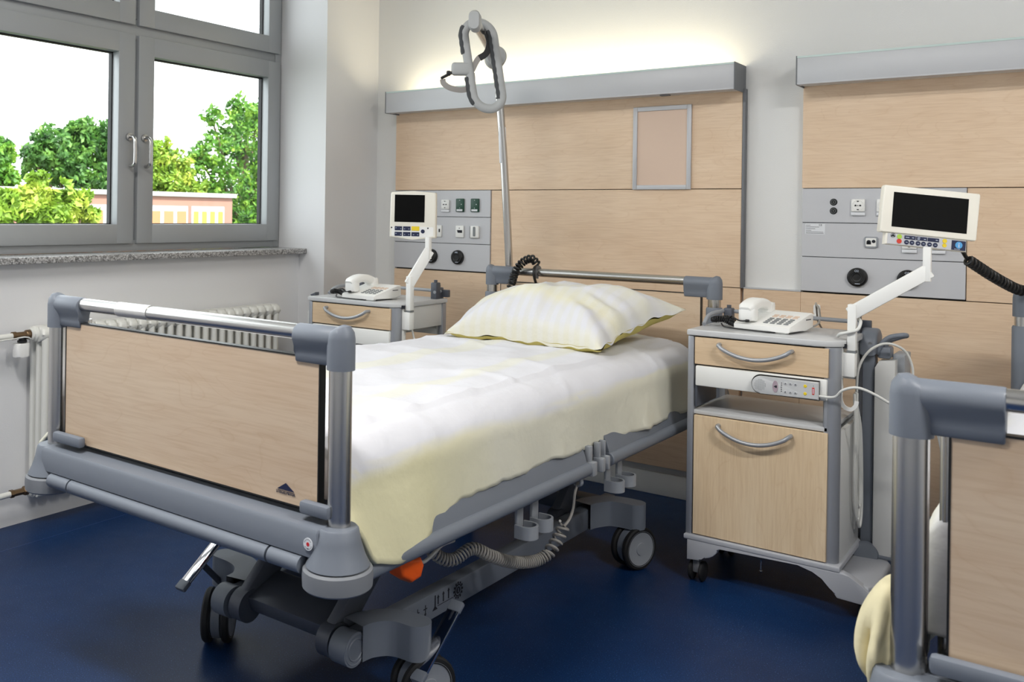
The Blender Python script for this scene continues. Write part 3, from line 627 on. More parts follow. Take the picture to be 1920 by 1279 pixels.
    MB().obox((.012, .41, .205), (1, 0, 0), (0, 1, .35), (0, -.35, 1), .29, .125, .045, .006).build('cross_plate', 'greyd', t)
    MB().box(-.23, .23, 1.72, 1.80, .15, .21, .006).build('rear_cross_bar', 'greyd', t)
    MB().box(-.44, .44, .06, 2.08, .505, .555, .01).build('mattress_platform', 'greyd', t)
    MB().box(-.06, .06, .85, 1.45, .30, .38, .02).build('lift_motor', 'greyd', t)
    for s, P0, P1 in ((1, (.382, .432, .112), (.382, .60, .242)), (-1, (-.36, .305, .183), (-.36, .445, .285))):
        a, b = Vector(P0), Vector(P1); d = (b - a).normalized(); nrm = Vector((1, 0, 0)).cross(d)
        p = MB().obox((a + b) / 2, (1, 0, 0), d, nrm, .036, (b - a).length, .010, .003).build('brake_pedal', 'chrome', t)
        for e, sg in ((a, 1), (b, -1)):
            MB().obox(e + d * sg * .008, (1, 0, 0), d, nrm, .038, .03, .015, .004).build('pedal_grip', 'greyp', p)
        MB().cyl((a + b) / 2, (s * .352, .46, .14), .009, 12).build('pedal_shaft', 'greyd', p)
    if foot_decals:
        q = MB(); x = .2482; zc = .180
        q.disc((x, .80, zc), (1, 0, 0), .017, .0006, 28)
        for k in range(12): q.box(x, x + .0006, .80 + .021 * math.cos(k * pi / 6) - .003, .80 + .021 * math.cos(k * pi / 6) + .003, zc + .021 * math.sin(k * pi / 6) - .003, zc + .021 * math.sin(k * pi / 6) + .003)
        for yy, hh in ((.70, .018), (.725, .02), (.75, .022)): q.box(x, x + .0006, yy, yy + .005, zc - .008, zc + hh - .004); q.prism([(yy - .003, zc + hh - .008), (yy + .008, zc + hh - .008), (yy + .0025, zc + hh)], x, x + .0006, plane='YZ')
        q.prism([(.676, zc - .02), (.70, zc - .02), (.688, zc - .008)], x, x + .0006, plane='YZ'); q.box(x, x + .0006, .686, .691, zc - .01, zc + .02)
        for yy in (.56, .60, .635): q.box(x, x + .0006, yy, yy + .016, zc - .004, zc - .001); q.box(x, x + .0006, yy + .007, yy + .010, zc - .014, zc + .008); q.disc((x, yy + .008, zc - .017), (1, 0, 0), .004, .0006, 12)
        q.box(x, x + .0006, .70, .775, zc - .013, zc - .0115); d = q.build('printed_symbols', 'ink', t)  # printed pictograms: rings, arrows and bars, no letters
        MB().lathe([(.010, 0), (.0135, .0004), (.0135, 0)], (x + .0006, .80, zc), (1, 0, 0), 28).box(x + .0006, x + .0012, .798, .802, zc - .006, zc + .006).build('symbol_ring', 'greyp', d)
    return t
M['reddot'] = mat('sticker_red', (206, 40, 46), .5)
BEDX, BEDY, BEDA = 1.7355, -2.619, math.radians(-.72)
BED2 = (3.728, -2.50, 0); BED2A = math.radians(-.4)
make_bed('made-up hospital bed with beech boards and trapeze pole, standing by the window', (BEDX, BEDY, 0), BEDA, True)
b2 = make_bed('hospital bed cut off by the right picture edge, only its footboard corner in view', (BED2[0], BED2[1], 0), BED2A, False)
for c in b2.children:      # this bed has a slightly taller foot end: longer posts and panel, lower beam
    nm_ = c.name.split('.')[0]
    if nm_ in ('panel_clip', 'bumper_cone', 'end_beam', 'bumper_bar', 'lower_tube', 'round_sticker'): c.location.z -= .032
    if nm_ in ('post', 'footboard_panel', 'headboard_panel', 'guard_rail_post'): c.scale.z = 1.1; c.location.z = -.096

# ---------------------------------------------------------------- mattress, bed cover, pillows
def cloth_grid(name, label, cat, matn, f, nu, nv, parent_loc, rz, group=None, thick=None, under=None):
    me = bpy.data.meshes.new(name); V, F, UV = [], [], []
    for j in range(nv + 1):
        for i in range(nu + 1):
            p, uv = f(i / nu, j / nv); V.append(p); UV.append(uv)
    for j in range(nv):
        for i in range(nu): a = j * (nu + 1) + i; F.append((a, a + 1, a + nu + 2, a + nu + 1))
    me.from_pydata([tuple(v) for v in V], [], F); ul = me.uv_layers.new(name='cloth')
    for l in me.loops: ul.data[l.index].uv = UV[l.vertex_index]
    for p in me.polygons: p.use_smooth = True
    me.materials.append(M[matn])
    if under: me.materials.append(M[under])
    o = bpy.data.objects.new(name, me); COL.objects.link(o); o.location = parent_loc; o.rotation_euler = (0, 0, rz)
    if thick: md = o.modifiers.new('cloth', 'SOLIDIFY'); md.thickness = thick; md.offset = -1; md.material_offset = 1 if under else 0; md.material_offset_rim = 1 if under else 0
    return tag(o, label, cat, group)
def sm(x): x = max(0, min(1, x)); return x * x * (3 - 2 * x)
def duvet_f(hemR, hemL, seed, flareL, top0=.765, puff=0, hw=.462, fhem=.655):
    prof_r = .10
    def f(u, v):
        fk = max(0, 1 - v / .07); y = .06 + max(0, (v - .07) / .93) * 2.035
        hr, hl = hemR(y), hemL(y)
        top = top0 + puff * sm((1.0 - y) / .7); dropR = top - hr; dropL = top - hl
        arcl = prof_r * pi / 2; flat = 2 * (hw - prof_r)
        totL = (dropL - prof_r) + arcl; totR = (dropR - prof_r) + arcl
        # fixed share of u: left drop 0-.2, top .2-.78, right drop .78-1
        n = noise.noise
        if u < .2:
            s = (1 - u / .2) * totL; side = -1
        elif u > .78:
            s = (u - .78) / .22 * totR; side = 1
        else: s = None; side = 0
        if s is None:
            tpos = (u - .2) / .58; x = -(hw - prof_r) + tpos * flat; z = top
            crown = .018 * (1 - (x / hw) ** 2); z += crown
            d = 0
        else:
            if s < arcl: a = s / prof_r; x = (hw - prof_r) + prof_r * math.sin(a); z = top - prof_r * (1 - math.cos(a)); d = 0
            else: d = s - arcl; x = hw; z = top - prof_r - d
            k = d / max(.01, (totR if side > 0 else totL) - arcl)
            footk = sm((.5 - y) / .4)
            x += k * (.014 + .035 * footk * (1 if side > 0 else .2)) + .026 * k * n(Vector((y * 3.6, side * 3, seed))) + .008 * k * k * n(Vector((y * 17, side, seed + 4)))
            if side < 0: x += flareL * (s / totL) ** 1.1 * sm((.32 - y) / .2)
            if side > 0: z += .008 * k * k * n(Vector((y * 22, 3, seed)))
            x *= side
        # foot end rolls down behind the footboard
        ft = sm((.16 - y) / .11)
        if side == 0 or True: z = z - ft * .05 * (1 if s is None else .3)
        w = Vector((x * 3.2, y * 1.5, seed)); w2 = Vector((x * 11 + y * 4, y * 6 - x * 4, seed + 9))
        amp = .015 if s is None else .008
        rid = 1 - abs(n(Vector((x * 2.2 + y * 1.1, y * 4.0 - x * 1.2, seed + 2)))) * 3
        r2 = 1 - 5 * abs(n(Vector((x * 3.1 - y * 2.0, y * 2.6 + x * 2.4, seed + 21))))
        z += .010 * max(0, r2) ** 2 * max(0, .4 + n(Vector((x * 4, y * 3, seed + 31)))) if s is None or s < .11 else 0
        z += amp * (n(w) + .5 * n(w2)) + (.010 * max(0, rid) ** 2 if s is None else 0) + .003 * n(Vector((x * 22, y * 14, seed)))
        yy = y
        if side and v < .5: yy = y + (.02 * n(Vector((z * 8, side, seed))))
        cu = (x + .445) / .89 if s is None else None
        # cloth coordinate: signed distance across the cloth, drops included
        cx = x if s is None else side * (hw - prof_r + s)
        if fk > 0: yy -= .018 * math.sin(fk * pi / 2) + .006 * n(Vector((x * 9, z * 4, seed))); z -= sm(fk) * max(0, z - fhem)
        if s is None: uu = .12 + (x + .5) * .60
        elif side > 0: uu = .80 + (s - .115) * .62 + .02 * n(Vector((y * 2, 1, seed)))
        else: uu = .12 - s * .3
        if side == 0: uu = .1285 + (x + .362) / .724 * .60
        elif side > 0 and s < .115: uu = .7285 + s / .115 * .0715
        vv = max(0, 1 - y / .95)
        return (x, yy, z), (max(.001, min(.999, uu)), vv)
    return f
def hem1(y):
    if y < .12: return .62 - .10 * sm((y - .055) / .065)
    if y < .24: return .52 - .022 * sm((y - .12) / .06)
    return .498 + .058 * sm((y - .24) / .26) - .012 * sm((y - .9) / .4)
def hem2l(y): return .625 - .05 * sm((y - .06) / .06) + .05 * sm((y - .2) / .2)
def hem1l(y): return .612 - .06 * sm((y - .1) / .3)
o = cloth_grid('bed_cover', 'white and pale yellow bed cover spread over the bed by the window', 'bed cover', 'duvet', duvet_f(hem1, hem1l, 1.3, .165), 110, 190, (BEDX, BEDY, 0), BEDA, 'bed covers', .012)
o = cloth_grid('bed_cover', 'white and pale yellow bed cover behind the cut-off footboard at the right edge', 'bed cover', 'duvet', duvet_f(hem1l, hem2l, 5.7, .0, .79, .06, .50, .64), 100, 150, BED2, BED2A, 'bed covers', .012)
c_ = MB(); vs0 = []
nb, na = 26, 34; rings = []
for j in range(nb + 1):
    t_ = j / nb; rr = (math.sin(pi * min(.999, .06 + .93 * t_)) ** .55); ring = []
    for i in range(na):
        a = 2 * pi * i / na; cr = 1 - .55 * math.exp(-((a - 4.15) / .3) ** 2) * sm(t_ * 1.6) - .2 * math.exp(-((a - 5.1) / .25) ** 2)
        r_ = rr * cr * (1 + .10 * noise.noise(Vector((math.cos(a) * 1.6, math.sin(a) * 1.6, t_ * 3))))
        ring.append(c_.bm.verts.new((-.536 + .036 * r_ * math.cos(a) - .014 * sm(t_ * 1.4), .085 + .085 * r_ * math.sin(a) - .05 * t_, .690 - .140 * t_ - .02 * t_ * math.cos(a + 1))))
    rings.append(ring)
fs = [c_.bm.faces.new([A[i], A[(i + 1) % na], B_[(i + 1) % na], B_[i]]) for A, B_ in zip(rings, rings[1:]) for i in range(na)] + [c_.bm.faces.new(rings[0]), c_.bm.faces.new(rings[-1])]
bmesh.ops.recalc_face_normals(c_.bm, faces=fs)
for f in fs: f.smooth = True
c_.build('hanging_corner', 'pillowc', o, 80)
for nm, (lx, ly), rz in (('made bed by the window', (BEDX, BEDY), BEDA), ('bed cut off by the right picture edge', (BED2[0], BED2[1]), BED2A)):
    t = MB().box(-.425, .425, .08, 2.06, .556, .735, .04, 4).build('mattress', 'mattress'); t.location = (lx, ly, 0); t.rotation_euler = (0, 0, rz)
    tag(t, 'mattress under the cover of the ' + nm, 'mattress', 'mattresses')

def pillow(name, label, C4, h, seed, loc, rz, zbed=.772):
    FL, FR, BR, BLc = [Vector(c) for c in C4]; n = noise.noise
    def surf(s, t, up):
        a, b = (s + 1) / 2, (t + 1) / 2
        p = FL.lerp(FR, a).lerp(BLc.lerp(BR, a), b)
        # seams bow inwards between the corners
        p.x -= s * .045 * (1 - t * t); p.y += -t * .04 * (1 - s * s) * (1 if t < 0 else .2)
        e = max(0, (1 - abs(s) ** 2.6)) * max(0, (1 - abs(t) ** 2.6)); th = e ** .5
        nrm = Vector((0, -.22, 1)).normalized()
        if up:
            p += nrm * h * th * (1 + .18 * n(Vector((s * 1.6, t * 1.6, seed))))
            edge = max(abs(s), abs(t)); k = sm((edge - .35) / .5)
            ang = math.atan2(t, s); p += nrm * (.017 * k * n(Vector((math.cos(ang) * 5, math.sin(ang) * 5, seed + 3))) + .006 * n(Vector((s * 5 + t * 2, t * 2.2, seed + 5))) * th)
            r = 1 - 3.2 * abs(n(Vector((s * 1.1 - t * .5, t * 1.0 + s * .4, seed + 8)))); p.z += .014 * max(0, r) ** 2 * th
        else:
            p -= nrm * .07 * th; p.z = max(p.z, zbed + .004)
            p.z += .004 * (1 - th)
        k2 = sm((max(abs(s), abs(t)) - .8) / .2); p.z += .011 * k2 * (n(Vector((s * 6, t * 6, seed))) + .25)
        p.z = max(p.z, zbed)
        return p
    me = bpy.data.meshes.new(name); V, F, UV, MI = [], [], [], []; N_ = 64
    for up in (1, 0):
        for j in range(N_ + 1):
            for i in range(N_ + 1):
                V.append(surf(-1 + 2 * i / N_, -1 + 2 * j / N_, up)); UV.append((j / N_ * .98 + .01, i / N_))
    for up in (0, 1):
        o_ = up * (N_ + 1) ** 2
        for j in range(N_):
            for i in range(N_):
                a = o_ + j * (N_ + 1) + i; q = (a, a + 1, a + N_ + 2, a + N_ + 1); F.append(q if up == 0 else q[::-1]); MI.append(up)
    me.from_pydata([tuple(v) for v in V], [], F); ul = me.uv_layers.new(name='cloth')
    for l in me.loops: ul.data[l.index].uv = UV[l.vertex_index]
    for p, k in zip(me.polygons, MI): p.use_smooth = True; p.material_index = k
    me.materials.append(M['pillow']); me.materials.append(M['pillowu'])
    o = bpy.data.objects.new(name, me); COL.objects.link(o); o.location = loc; o.rotation_euler = (0, 0, rz)
    return tag(o, label, 'pillow', 'pillows')
pillow('pillow', 'plump white pillow with pale yellow edge leaning on the made bed\'s headboard', ((-.33, 1.53, .785), (.355, 1.475, .795), (.455, 1.98, .90), (-.42, 2.06, .83)), .155, 2.2, (BEDX, BEDY, 0), BEDA)
pillow('pillow', 'pillow on the cut-off bed at the right picture edge', ((-.40, 1.52, .775), (.35, 1.52, .78), (.40, 2.02, .88), (-.38, 2.02, .86)), .11, 6.1, BED2, BED2A)
# ---------------------------------------------------------------- bedside cabinets
def bow_handle(parent, xc, z, w, drop):
    P = []
    for k in range(19):
        a = -1 + 2 * k / 18; P.append((xc + a * w / 2, -.026 - .004 * (1 - a * a), z - drop * (1 - a * a) ** .9))
    P = [(xc - w / 2, 0, z + .001), (xc - w / 2, -.014, z + .001), (xc - w / 2 + .002, -.022, z)] + P[1:-1] + [(xc + w / 2 - .002, -.022, z), (xc + w / 2, -.014, z + .001), (xc + w / 2, 0, z + .001)]
    MB().tube(P, .0068, 12).build('handle', 'pull', parent)
def cabinet(label, loc, W, table_side):
    t = thing('bedside_cabinet', label, 'bedside cabinet', loc, 0, 'bedside cabinets'); D = .36; xr = W - .035
    # top with a large rounded front corner on the open side
    poly = [(0, D), (0, -.012), (W - .075, -.012)] + [(W - .075 + .08 * math.sin(k * pi / 16), .068 - .08 * math.cos(k * pi / 16)) for k in range(1, 9)] + [(W + .005, D)]
    MB().prism(poly, .846, .866, .004, 2).build('top', 'slab', t)
    MB().box(0, .023, -.006, .03, .16, .845, .006).build('corner_post', 'post', t)
    MB().lathe([(0, .16), (.026, .16), (.026, .845), (0, .845)], (W - .032, .024, 0), n=30).box(W - .052, W - .038, .0, .05, .16, .845, .003).build('corner_post', 'post', t)
    MB().box(0, .023, D - .03, D, .16, .845, .004).build('corner_post', 'post', t); MB().box(W - .025, W, D - .03, D, .16, .845, .004).build('corner_post', 'post', t)
    MB().box(.004, .018, .02, D - .02, .16, .578).box(.004, .018, .02, D - .02, .745, .846).build('side_panel', 'sidep', t)
    MB().box(W - .02, W - .006, .035, D - .02, .16, .578, .002).box(W - .02, W - .006, .035, D - .02, .745, .846, .002).build('side_panel', 'sidep', t)
    MB().box(.02, W - .02, D - .02, D - .006, .16, .58).box(.02, W - .02, D - .02, D - .006, .70, .846).build('back_panel', 'sidep', t)
    MB().box(.02, W - .045, .02, D - .02, .728, .742).build('inner_floor', 'slab', t)
    MB().box(.02, W - .03, .0, D - .01, .577, .591, .002).build('shelf', 'slab', t)
    MB().box(.0235, xr - .001, .006, .03, .163, .577).box(.0235, xr - .001, .006, .03, .744, .846).build('front_gap', 'seal', t)
    d = MB().box(.026, xr - .003, -.008, .012, .749, .841, .0012, 1).build('drawer', 'beechd2', t); bow_handle(d, .227 * W / .49, .822, .232 * W / .49, .036); d.children[0].location.y = -.008
    o = MB().box(.030, xr - .006, -.012, .02, .676, .744, .004).build('pull_out_tray', 'white', t)
    MB().box(.024, .034, .0, .20, .60, .70, .004).build('tray_runner', 'greyd', t)
    d = MB().box(.026, xr - .003, -.008, .012, .168, .574, .0012, 1).build('door', 'beechd', t); bow_handle(d, .227 * W / .49, .549, .232 * W / .49, .040); d.children[0].location.y = -.008
    # moulded base with arched front and outrigger foot
    ex = .105 if table_side > 0 else .03
    MB().prism([(-.002, -.014), (W + .004, -.014), (W + .004, D), (-.002, D)], .145, .165, .006, 3).build('base_tray', 'basep', t)
    sk = [(.008, .150), (.008, .076), (.054, .080), (.056, .092)] + [(.056 + .06 * math.sin(k * pi / 12), .090 + .050 * (1 - math.cos(k * pi / 12))) for k in range(1, 7)]
    sk += [(W - .12, .142), (W - .075, .136), (W - .045, .120), (W - .022, .096), (W - .012, .076), (W - .004, .066), (W + ex - .02, .062), (W + ex, .070), (W + ex - .004, .098), (W + ex - .04, .122), (W + .03, .142), (W + .012, .150)]
    MB().prism(sk, -.012, .018, .005, 2, 'XZ').build('base_skirt', 'basep', t)
    MB().prism([(W - .02, .0), (W + .01, -.012), (W + ex - .02, -.005), (W + ex, .03), (W + ex, D - .10), (W + ex - .03, D - .03), (W - .02, D - .01)], .078, .120, .012, 3).build('outrigger', 'basep', t)
    MB().box(.01, .06, D - .05, D, .07, .14, .006).build('rear_foot', 'basep', t)
    for cx, cy in ((.035, .02), (W + ex - .03, .06), (.035, D - .03), (W + ex - .04, D - .05)):
        c = MB().box(cx - .012, cx + .012, cy - .014, cy + .014, .03, .074, .005).build('castor', 'alud', t)
        for s in (-1, 1): MB().lathe([(0, -.007), (.030, -.007), (.034, -.004), (.034, .004), (.030, .007), (0, .007)], (cx + s * .018, cy + .006, .034), (1, 0, 0), 24).build('wheel', 'tyre', c)
    MB().cyl((.25, .01, .122), (.25, .01, .092), .003, 10).lathe([(0, -.006), (.006, 0), (0, .006)], (.25, .01, .088), n=12).build('pull_knob', 'steel', t)
    # gallery rail round the back of the top
    zr = .903
    for cx, cy, hh in ((.03, D - .02, .03), (W - .02, D - .06, .055), (W - .03, D - .02, .03)):
        MB().box(cx - .016, cx + .016, cy - .018, cy + .018, .862, .885 + hh, .005).lathe([(0, 0), (.008, 0), (.008, .012), (0, .012)], (cx, cy, .884 + hh), n=14).build('rail_clamp', 'greyd', t)
    MB().tube(spline([(.012, .12, .872), (.012, .18, zr - .003), (.012, D - .04, zr), (.03, D - .008, zr), (.2, D - .004, zr - .004), (W - .06, D - .004, zr - .006), (W - .02, D - .02, zr - .006), (W - .012, D - .08, zr - .006)], 7), .0075, 10).build('gallery_rail', 'greyl', t)
    MB().box(W - .03, W + .02, D - .02, D + .0, .872, .905, .003).build('hook', 'greyd', t)
    if table_side > 0:      # folded over-bed table on its column
        x0 = W + .018; y0 = .33
        MB().box(x0 - .016, x0 + .022, y0 - .03, y0 + .03, .115, .80, .005).build('table_column', 'greyp', t)
        MB().box(x0 - .01, x0 + .014, y0 - .025, y0 + .01, .10, .16, .003).build('column_foot', 'alu', t)
        c = MB().prism([(y0 - .055, .795), (y0 - .058, .83), (y0 - .04, .868), (y0 - .01, .884), (y0 + .03, .88), (y0 + .06, .86), (y0 + .06, .80)], x0 - .024, x0 + .03, .012, 3, 'YZ').build('column_head', 'greyp', t)
        MB().lathe([(0, 0), (.006, 0), (.006, .002), (0, .002)], (x0 + .012, y0 - .055, .835), (0, -1, 0), 12).build('screw', 'alud', c)
        MB().prism([(x0 + .024, .755), (x0 + .036, .778), (x0 + .086, .785), (x0 + .086, .135), (x0 + .040, .100), (x0 + .024, .112)], y0 - .045, y0 + .035, .004, 2, 'XZ').build('folded_table_top', 'sidep', t)
        MB().box(x0 + .07, x0 + .108, y0 + .0, y0 + .12, .12, .80, .005).build('table_rim', 'greyl', t)
        lp = MB(); lp.tube(spline([(x0 + .028, y0 - .03, .80), (x0 + .04, y0 - .03, .832), (x0 + .065, y0 - .03, .858), (x0 + .10, y0 - .025, .868), (x0 + .112, y0 - .005, .866), (x0 + .09, y0 + .01, .858), (x0 + .055, y0 + .0, .838), (x0 + .045, y0 - .01, .80)], 6), .0085, 10); lp.box(x0 + .028, x0 + .07, y0 - .03, y0 + .03, .785, .825, .008); lp.build('table_lever', 'greyp', t)
        MB().lathe([(0, -.012), (.036, -.012), (.042, 0), (.036, .012), (0, .012)], (x0 + .005, y0 - .05, .128), (.15, -1, .25), 28).box(x0, x0 + .09, y0 - .05, y0 - .02, .12, .132, .004).build('pedal_knob', 'greyp', t)
    else:
        MB().prism([(a, b) for a, b in rrect(-.105, -.012, .20, .80, .03)], .10, .125, .004, 2, 'XZ').build('folded_table_top', 'sidep', t)
        MB().tube(spline([(-.102, .112, .70), (-.102, .112, .77), (-.09, .112, .793), (-.065, .112, .797), (-.005, .112, .80)], 6), .008, 10).build('table_rim', 'basep', t)
        MB().prism([(-.035, .868), (-.004, .880), (-.004, .835)], .04, .07, .002, 1, 'XZ').build('table_latch', 'greyd', t)
    return t
M['beechd2'] = wood('beech_veneer_drawer', (222, 198, 166), (212, 184, 150), 'X')
N1 = (2.311, -.885, 0); N0 = (.548, -.90, 0); W1, W0 = .49, .515
cabinet('white and beech bedside cabinet with grey nurse handset in its tray', N1, W1, 1)
cabinet('white and beech bedside cabinet between the window wall and the made bed', N0, W0, -1)

# ---------------------------------------------------------------- swing-arm monitors
def arm_part(t, px, py, ex, ey, ez, eh):
    """bracket and post at (px,py), arm to (ex,ey), upright there up to eh"""
    b = MB(); b.box(px - .03, px + .012, py - .018, py + .018, .752, .828, .004).box(px - .040, px - .026, py - .012, py + .012, .70, .858, .004); b.build('bracket', 'white', t)
    MB().strap(spline([(px - .03, py, .72), (px - .032, py, .68), (px - .022, py, .655), (px - .002, py, .648), (px + .012, py, .66), (px + .016, py, .676)], 6), .012, .005, (0, 1, 0)).build('bracket_hook', 'white', t)
    MB().box(px - .030, px - .012, py - .020, py - .0165, .842, .856).box(px - .036, px - .03, py - .0135, py - .0115, .838, .852).build('screw_slot', 'ink', t)
    MB().box(px - .013, px + .013, py - .013, py + .013, .828, .835).build('swivel_gap', 'keys', t)
    MB().box(px - .0125, px + .0125, py - .014, py + .014, .835, .982, .003).build('arm_post', 'white', t)
    a = Vector((px, py, .955)); e = Vector((ex, ey, ez)); d = e - a; hz = Vector((-d.y, d.x, 0)).normalized(); upv = d.cross(hz) * -1
    n = 2; q = MB(); off = d.normalized() * .004
    q.prism([(0, -.023), (0, .023), (1, .023), (1, -.023)], -.010, .010) if False else q.obox((a + e) / 2, d, hz, d.cross(hz), d.length + .02, .021, .044, .004)
    q.build('arm', 'white', t)
    MB().box(ex - .011, ex + .011, ey - .011, ey + .011, ez - .03, eh, .003).build('upright', 'white', t)
def plane_T(c, yaw, roll, pitch=0):
    return Matrix.Translation(c) @ Matrix.Rotation(yaw, 4, 'Z') @ Matrix.Rotation(pitch, 4, 'X') @ Matrix.Rotation(roll, 4, 'Y')
# wide monitor on the right: local x right, z up, front at y<0
t = thing('bedside_monitor', 'wide black screen monitor tilted on a white swing arm above the right cabinet', 'monitor', (0, 0, 0), 0, 'swing-arm bedside monitors')
arm_part(t, 2.818, -.828, 3.02, -.80, 1.093, 1.17)
MC = Vector((3.018, -.785, 1.275))
T = plane_T(MC, math.radians(33), math.radians(5.2), math.radians(-4))
def mp(T_): q = MB(); q.T = T_; return q
q = mp(T); q.prism([(-.1395, -.074), (.1395, -.074), (.143, -.070), (.146, .066), (.143, .0715), (-.1345, .0715), (-.138, .067), (-.142, -.070)], -.012, .016, .004, 3, 'XZ'); q.prism([(-.122, -.11), (.118, -.11), (.118, -.06), (-.122, -.06)], -.006, .02, .004, 2, 'XZ'); q.box(-.04, .04, .015, .05, -.09, .03, .01); hs = q.build('housing', 'cream', t)
mp(T).box(-.110, .112, -.0128, -.0115, -.055, .052).build('screen', 'screen', t)
q = mp(T).box(-.117, .115, -.0072, -.005, -.1075, -.076); cp = q.build('control_panel', 'service', t)
q = mp(T).box(.073, .114, -.0086, -.0068, -.107, -.078).build('info_field', 'navy', cp)
for k, (x0, x1) in enumerate(((-.067, -.034), (-.032, .0), (.002, .035))): mp(T).box(x0, x1, -.0086, -.0068, -.089, -.078).build('key_field', 'navy', cp)
for x in (-.060, -.044, -.026, -.010, .008, .025): mp(T).disc((x, -.0068, -.0985), (0, -1, 0), .0068, .002, 24).build('round_key', 'navy', cp)
mp(T).disc((-.082, -.0068, -.0835), (0, -1, 0), .0072, .002, 24).build('lime_key', 'lime', cp); mp(T).disc((-.082, -.0068, -.0975), (0, -1, 0), .0072, .002, 24).build('red_key', 'red', cp)
mp(T).disc((.052, -.0068, -.083), (0, -1, 0), .0065, .002, 24).build('yellow_key', 'yellow', cp); mp(T).disc((.052, -.0068, -.0965), (0, -1, 0), .0065, .002, 8).build('yellow_key', 'yellow', cp)
q = mp(T).disc((-.101, -.0068, -.0815), (0, -1, 0), .004, .001, 18); q.lathe([(.0055, 0), (.0065, .001), (.0075, 0)], (-.101, -.0068, -.0815), (0, -1, 0), 20); q.box(-.1075, -.1045, -.008, -.0068, -.086, -.082).box(-.0975, -.0945, -.008, -.0068, -.086, -.082).build('headphone_symbol', 'ink', cp)
mp(T).disc((.0935, -.0086, -.0915), (0, -1, 0), .0105, .001, 32).build('info_disc', 'blue', cp)
q = mp(T); q.box(.0922, .0948, -.0105, -.0095, -.098, -.090).box(.0912, .0948, -.0105, -.0095, -.091, -.0898).box(.0906, .0964, -.0105, -.0095, -.0985, -.0975).disc((.0935, -.0095, -.0868), (0, -1, 0), .0016, .001, 10); q.box(.081, .098, -.0091, -.0085, -.1048, -.1036)
for x0, x1, z in ((-.064, -.053, -.0835), (-.045, -.039, -.0835), (-.029, -.021, -.0815), (-.029, -.022, -.0855), (-.010, -.004, -.0845), (.025, .031, -.0835)): q.box(x0, x1, -.0091, -.0085, z - .0009, z + .0009)
for x in (-.060, -.044, -.026, -.010, .008, .025): q.box(x - .0028, x + .0028, -.0093, -.0086, -.0992, -.0980)
q.build('key_marks', 'inkl', cp)
# small square monitor on the left
t = thing('bedside_monitor', 'small square cream monitor on a white swing arm above the left cabinet', 'monitor', (0, 0, 0), 0, 'swing-arm bedside monitors')
arm_part(t, 1.086, -.852, 1.135, -.79, 1.085, 1.15)
T = plane_T(Vector((1.055, -.79, 1.243)), math.radians(26), math.radians(.5))
q = mp(T); q.prism([(-.098, -.098), (0, -.106), (.098, -.098), (.102, -.094), (.099, .094), (.095, .099), (0, .105), (-.095, .099), (-.099, .094), (-.102, -.094)], -.026, .018, .007, 3, 'XZ'); q.prism([(-.085, -.09), (.085, -.09), (.085, .09), (-.085, .09)], .015, .03, .004, 2, 'XZ'); q.build('housing', 'cream', t)
mp(T).box(-.080, .052, -.0275, -.0255, -.030, .088).build('screen', 'screen', t)
q = mp(T).prism([(-.092, -.090), (-.02, -.096), (.062, -.094), (.092, -.088), (.092, -.050), (-.092, -.050)], -.0268, -.0245, plane='XZ'); cp = q.build('control_panel', 'white', t)
for x0, x1, z0, z1, c in ((-.078, -.045, -.067, -.049, 'navy'), (-.041, -.008, -.067, -.049, 'navy'), (-.004, .031, -.067, -.048, 'yellow'), (-.078, -.045, -.091, -.073, 'navy'), (-.041, -.008, -.091, -.073, 'navy'), (-.004, .031, -.091, -.073, 'navy')): mp(T).box(x0, x1, -.0285, -.0265, z0, z1, .0012, 1).build('key', c, cp)
mp(T).disc((.046, -.0265, -.069), (0, -1, 0), .0085, .002, 24).build('round_key', 'navy', cp)
for x in (-.092, .068): mp(T).disc((x, -.026, -.055), (0, -1, 0), .0034, .0012, 14).build('screw', 'ink', cp)
q = mp(T)
for x0, z in ((-.074, -.056), (-.053, -.060), (-.036, -.060), (-.017, -.060), (-.074, -.080), (-.053, -.084), (-.036, -.084), (-.017, -.084), (.004, -.084), (.022, -.084)): q.box(x0, x0 + .0045, -.0291, -.0284, z - .001, z + .001)
q.build('key_marks', 'inkl', cp)

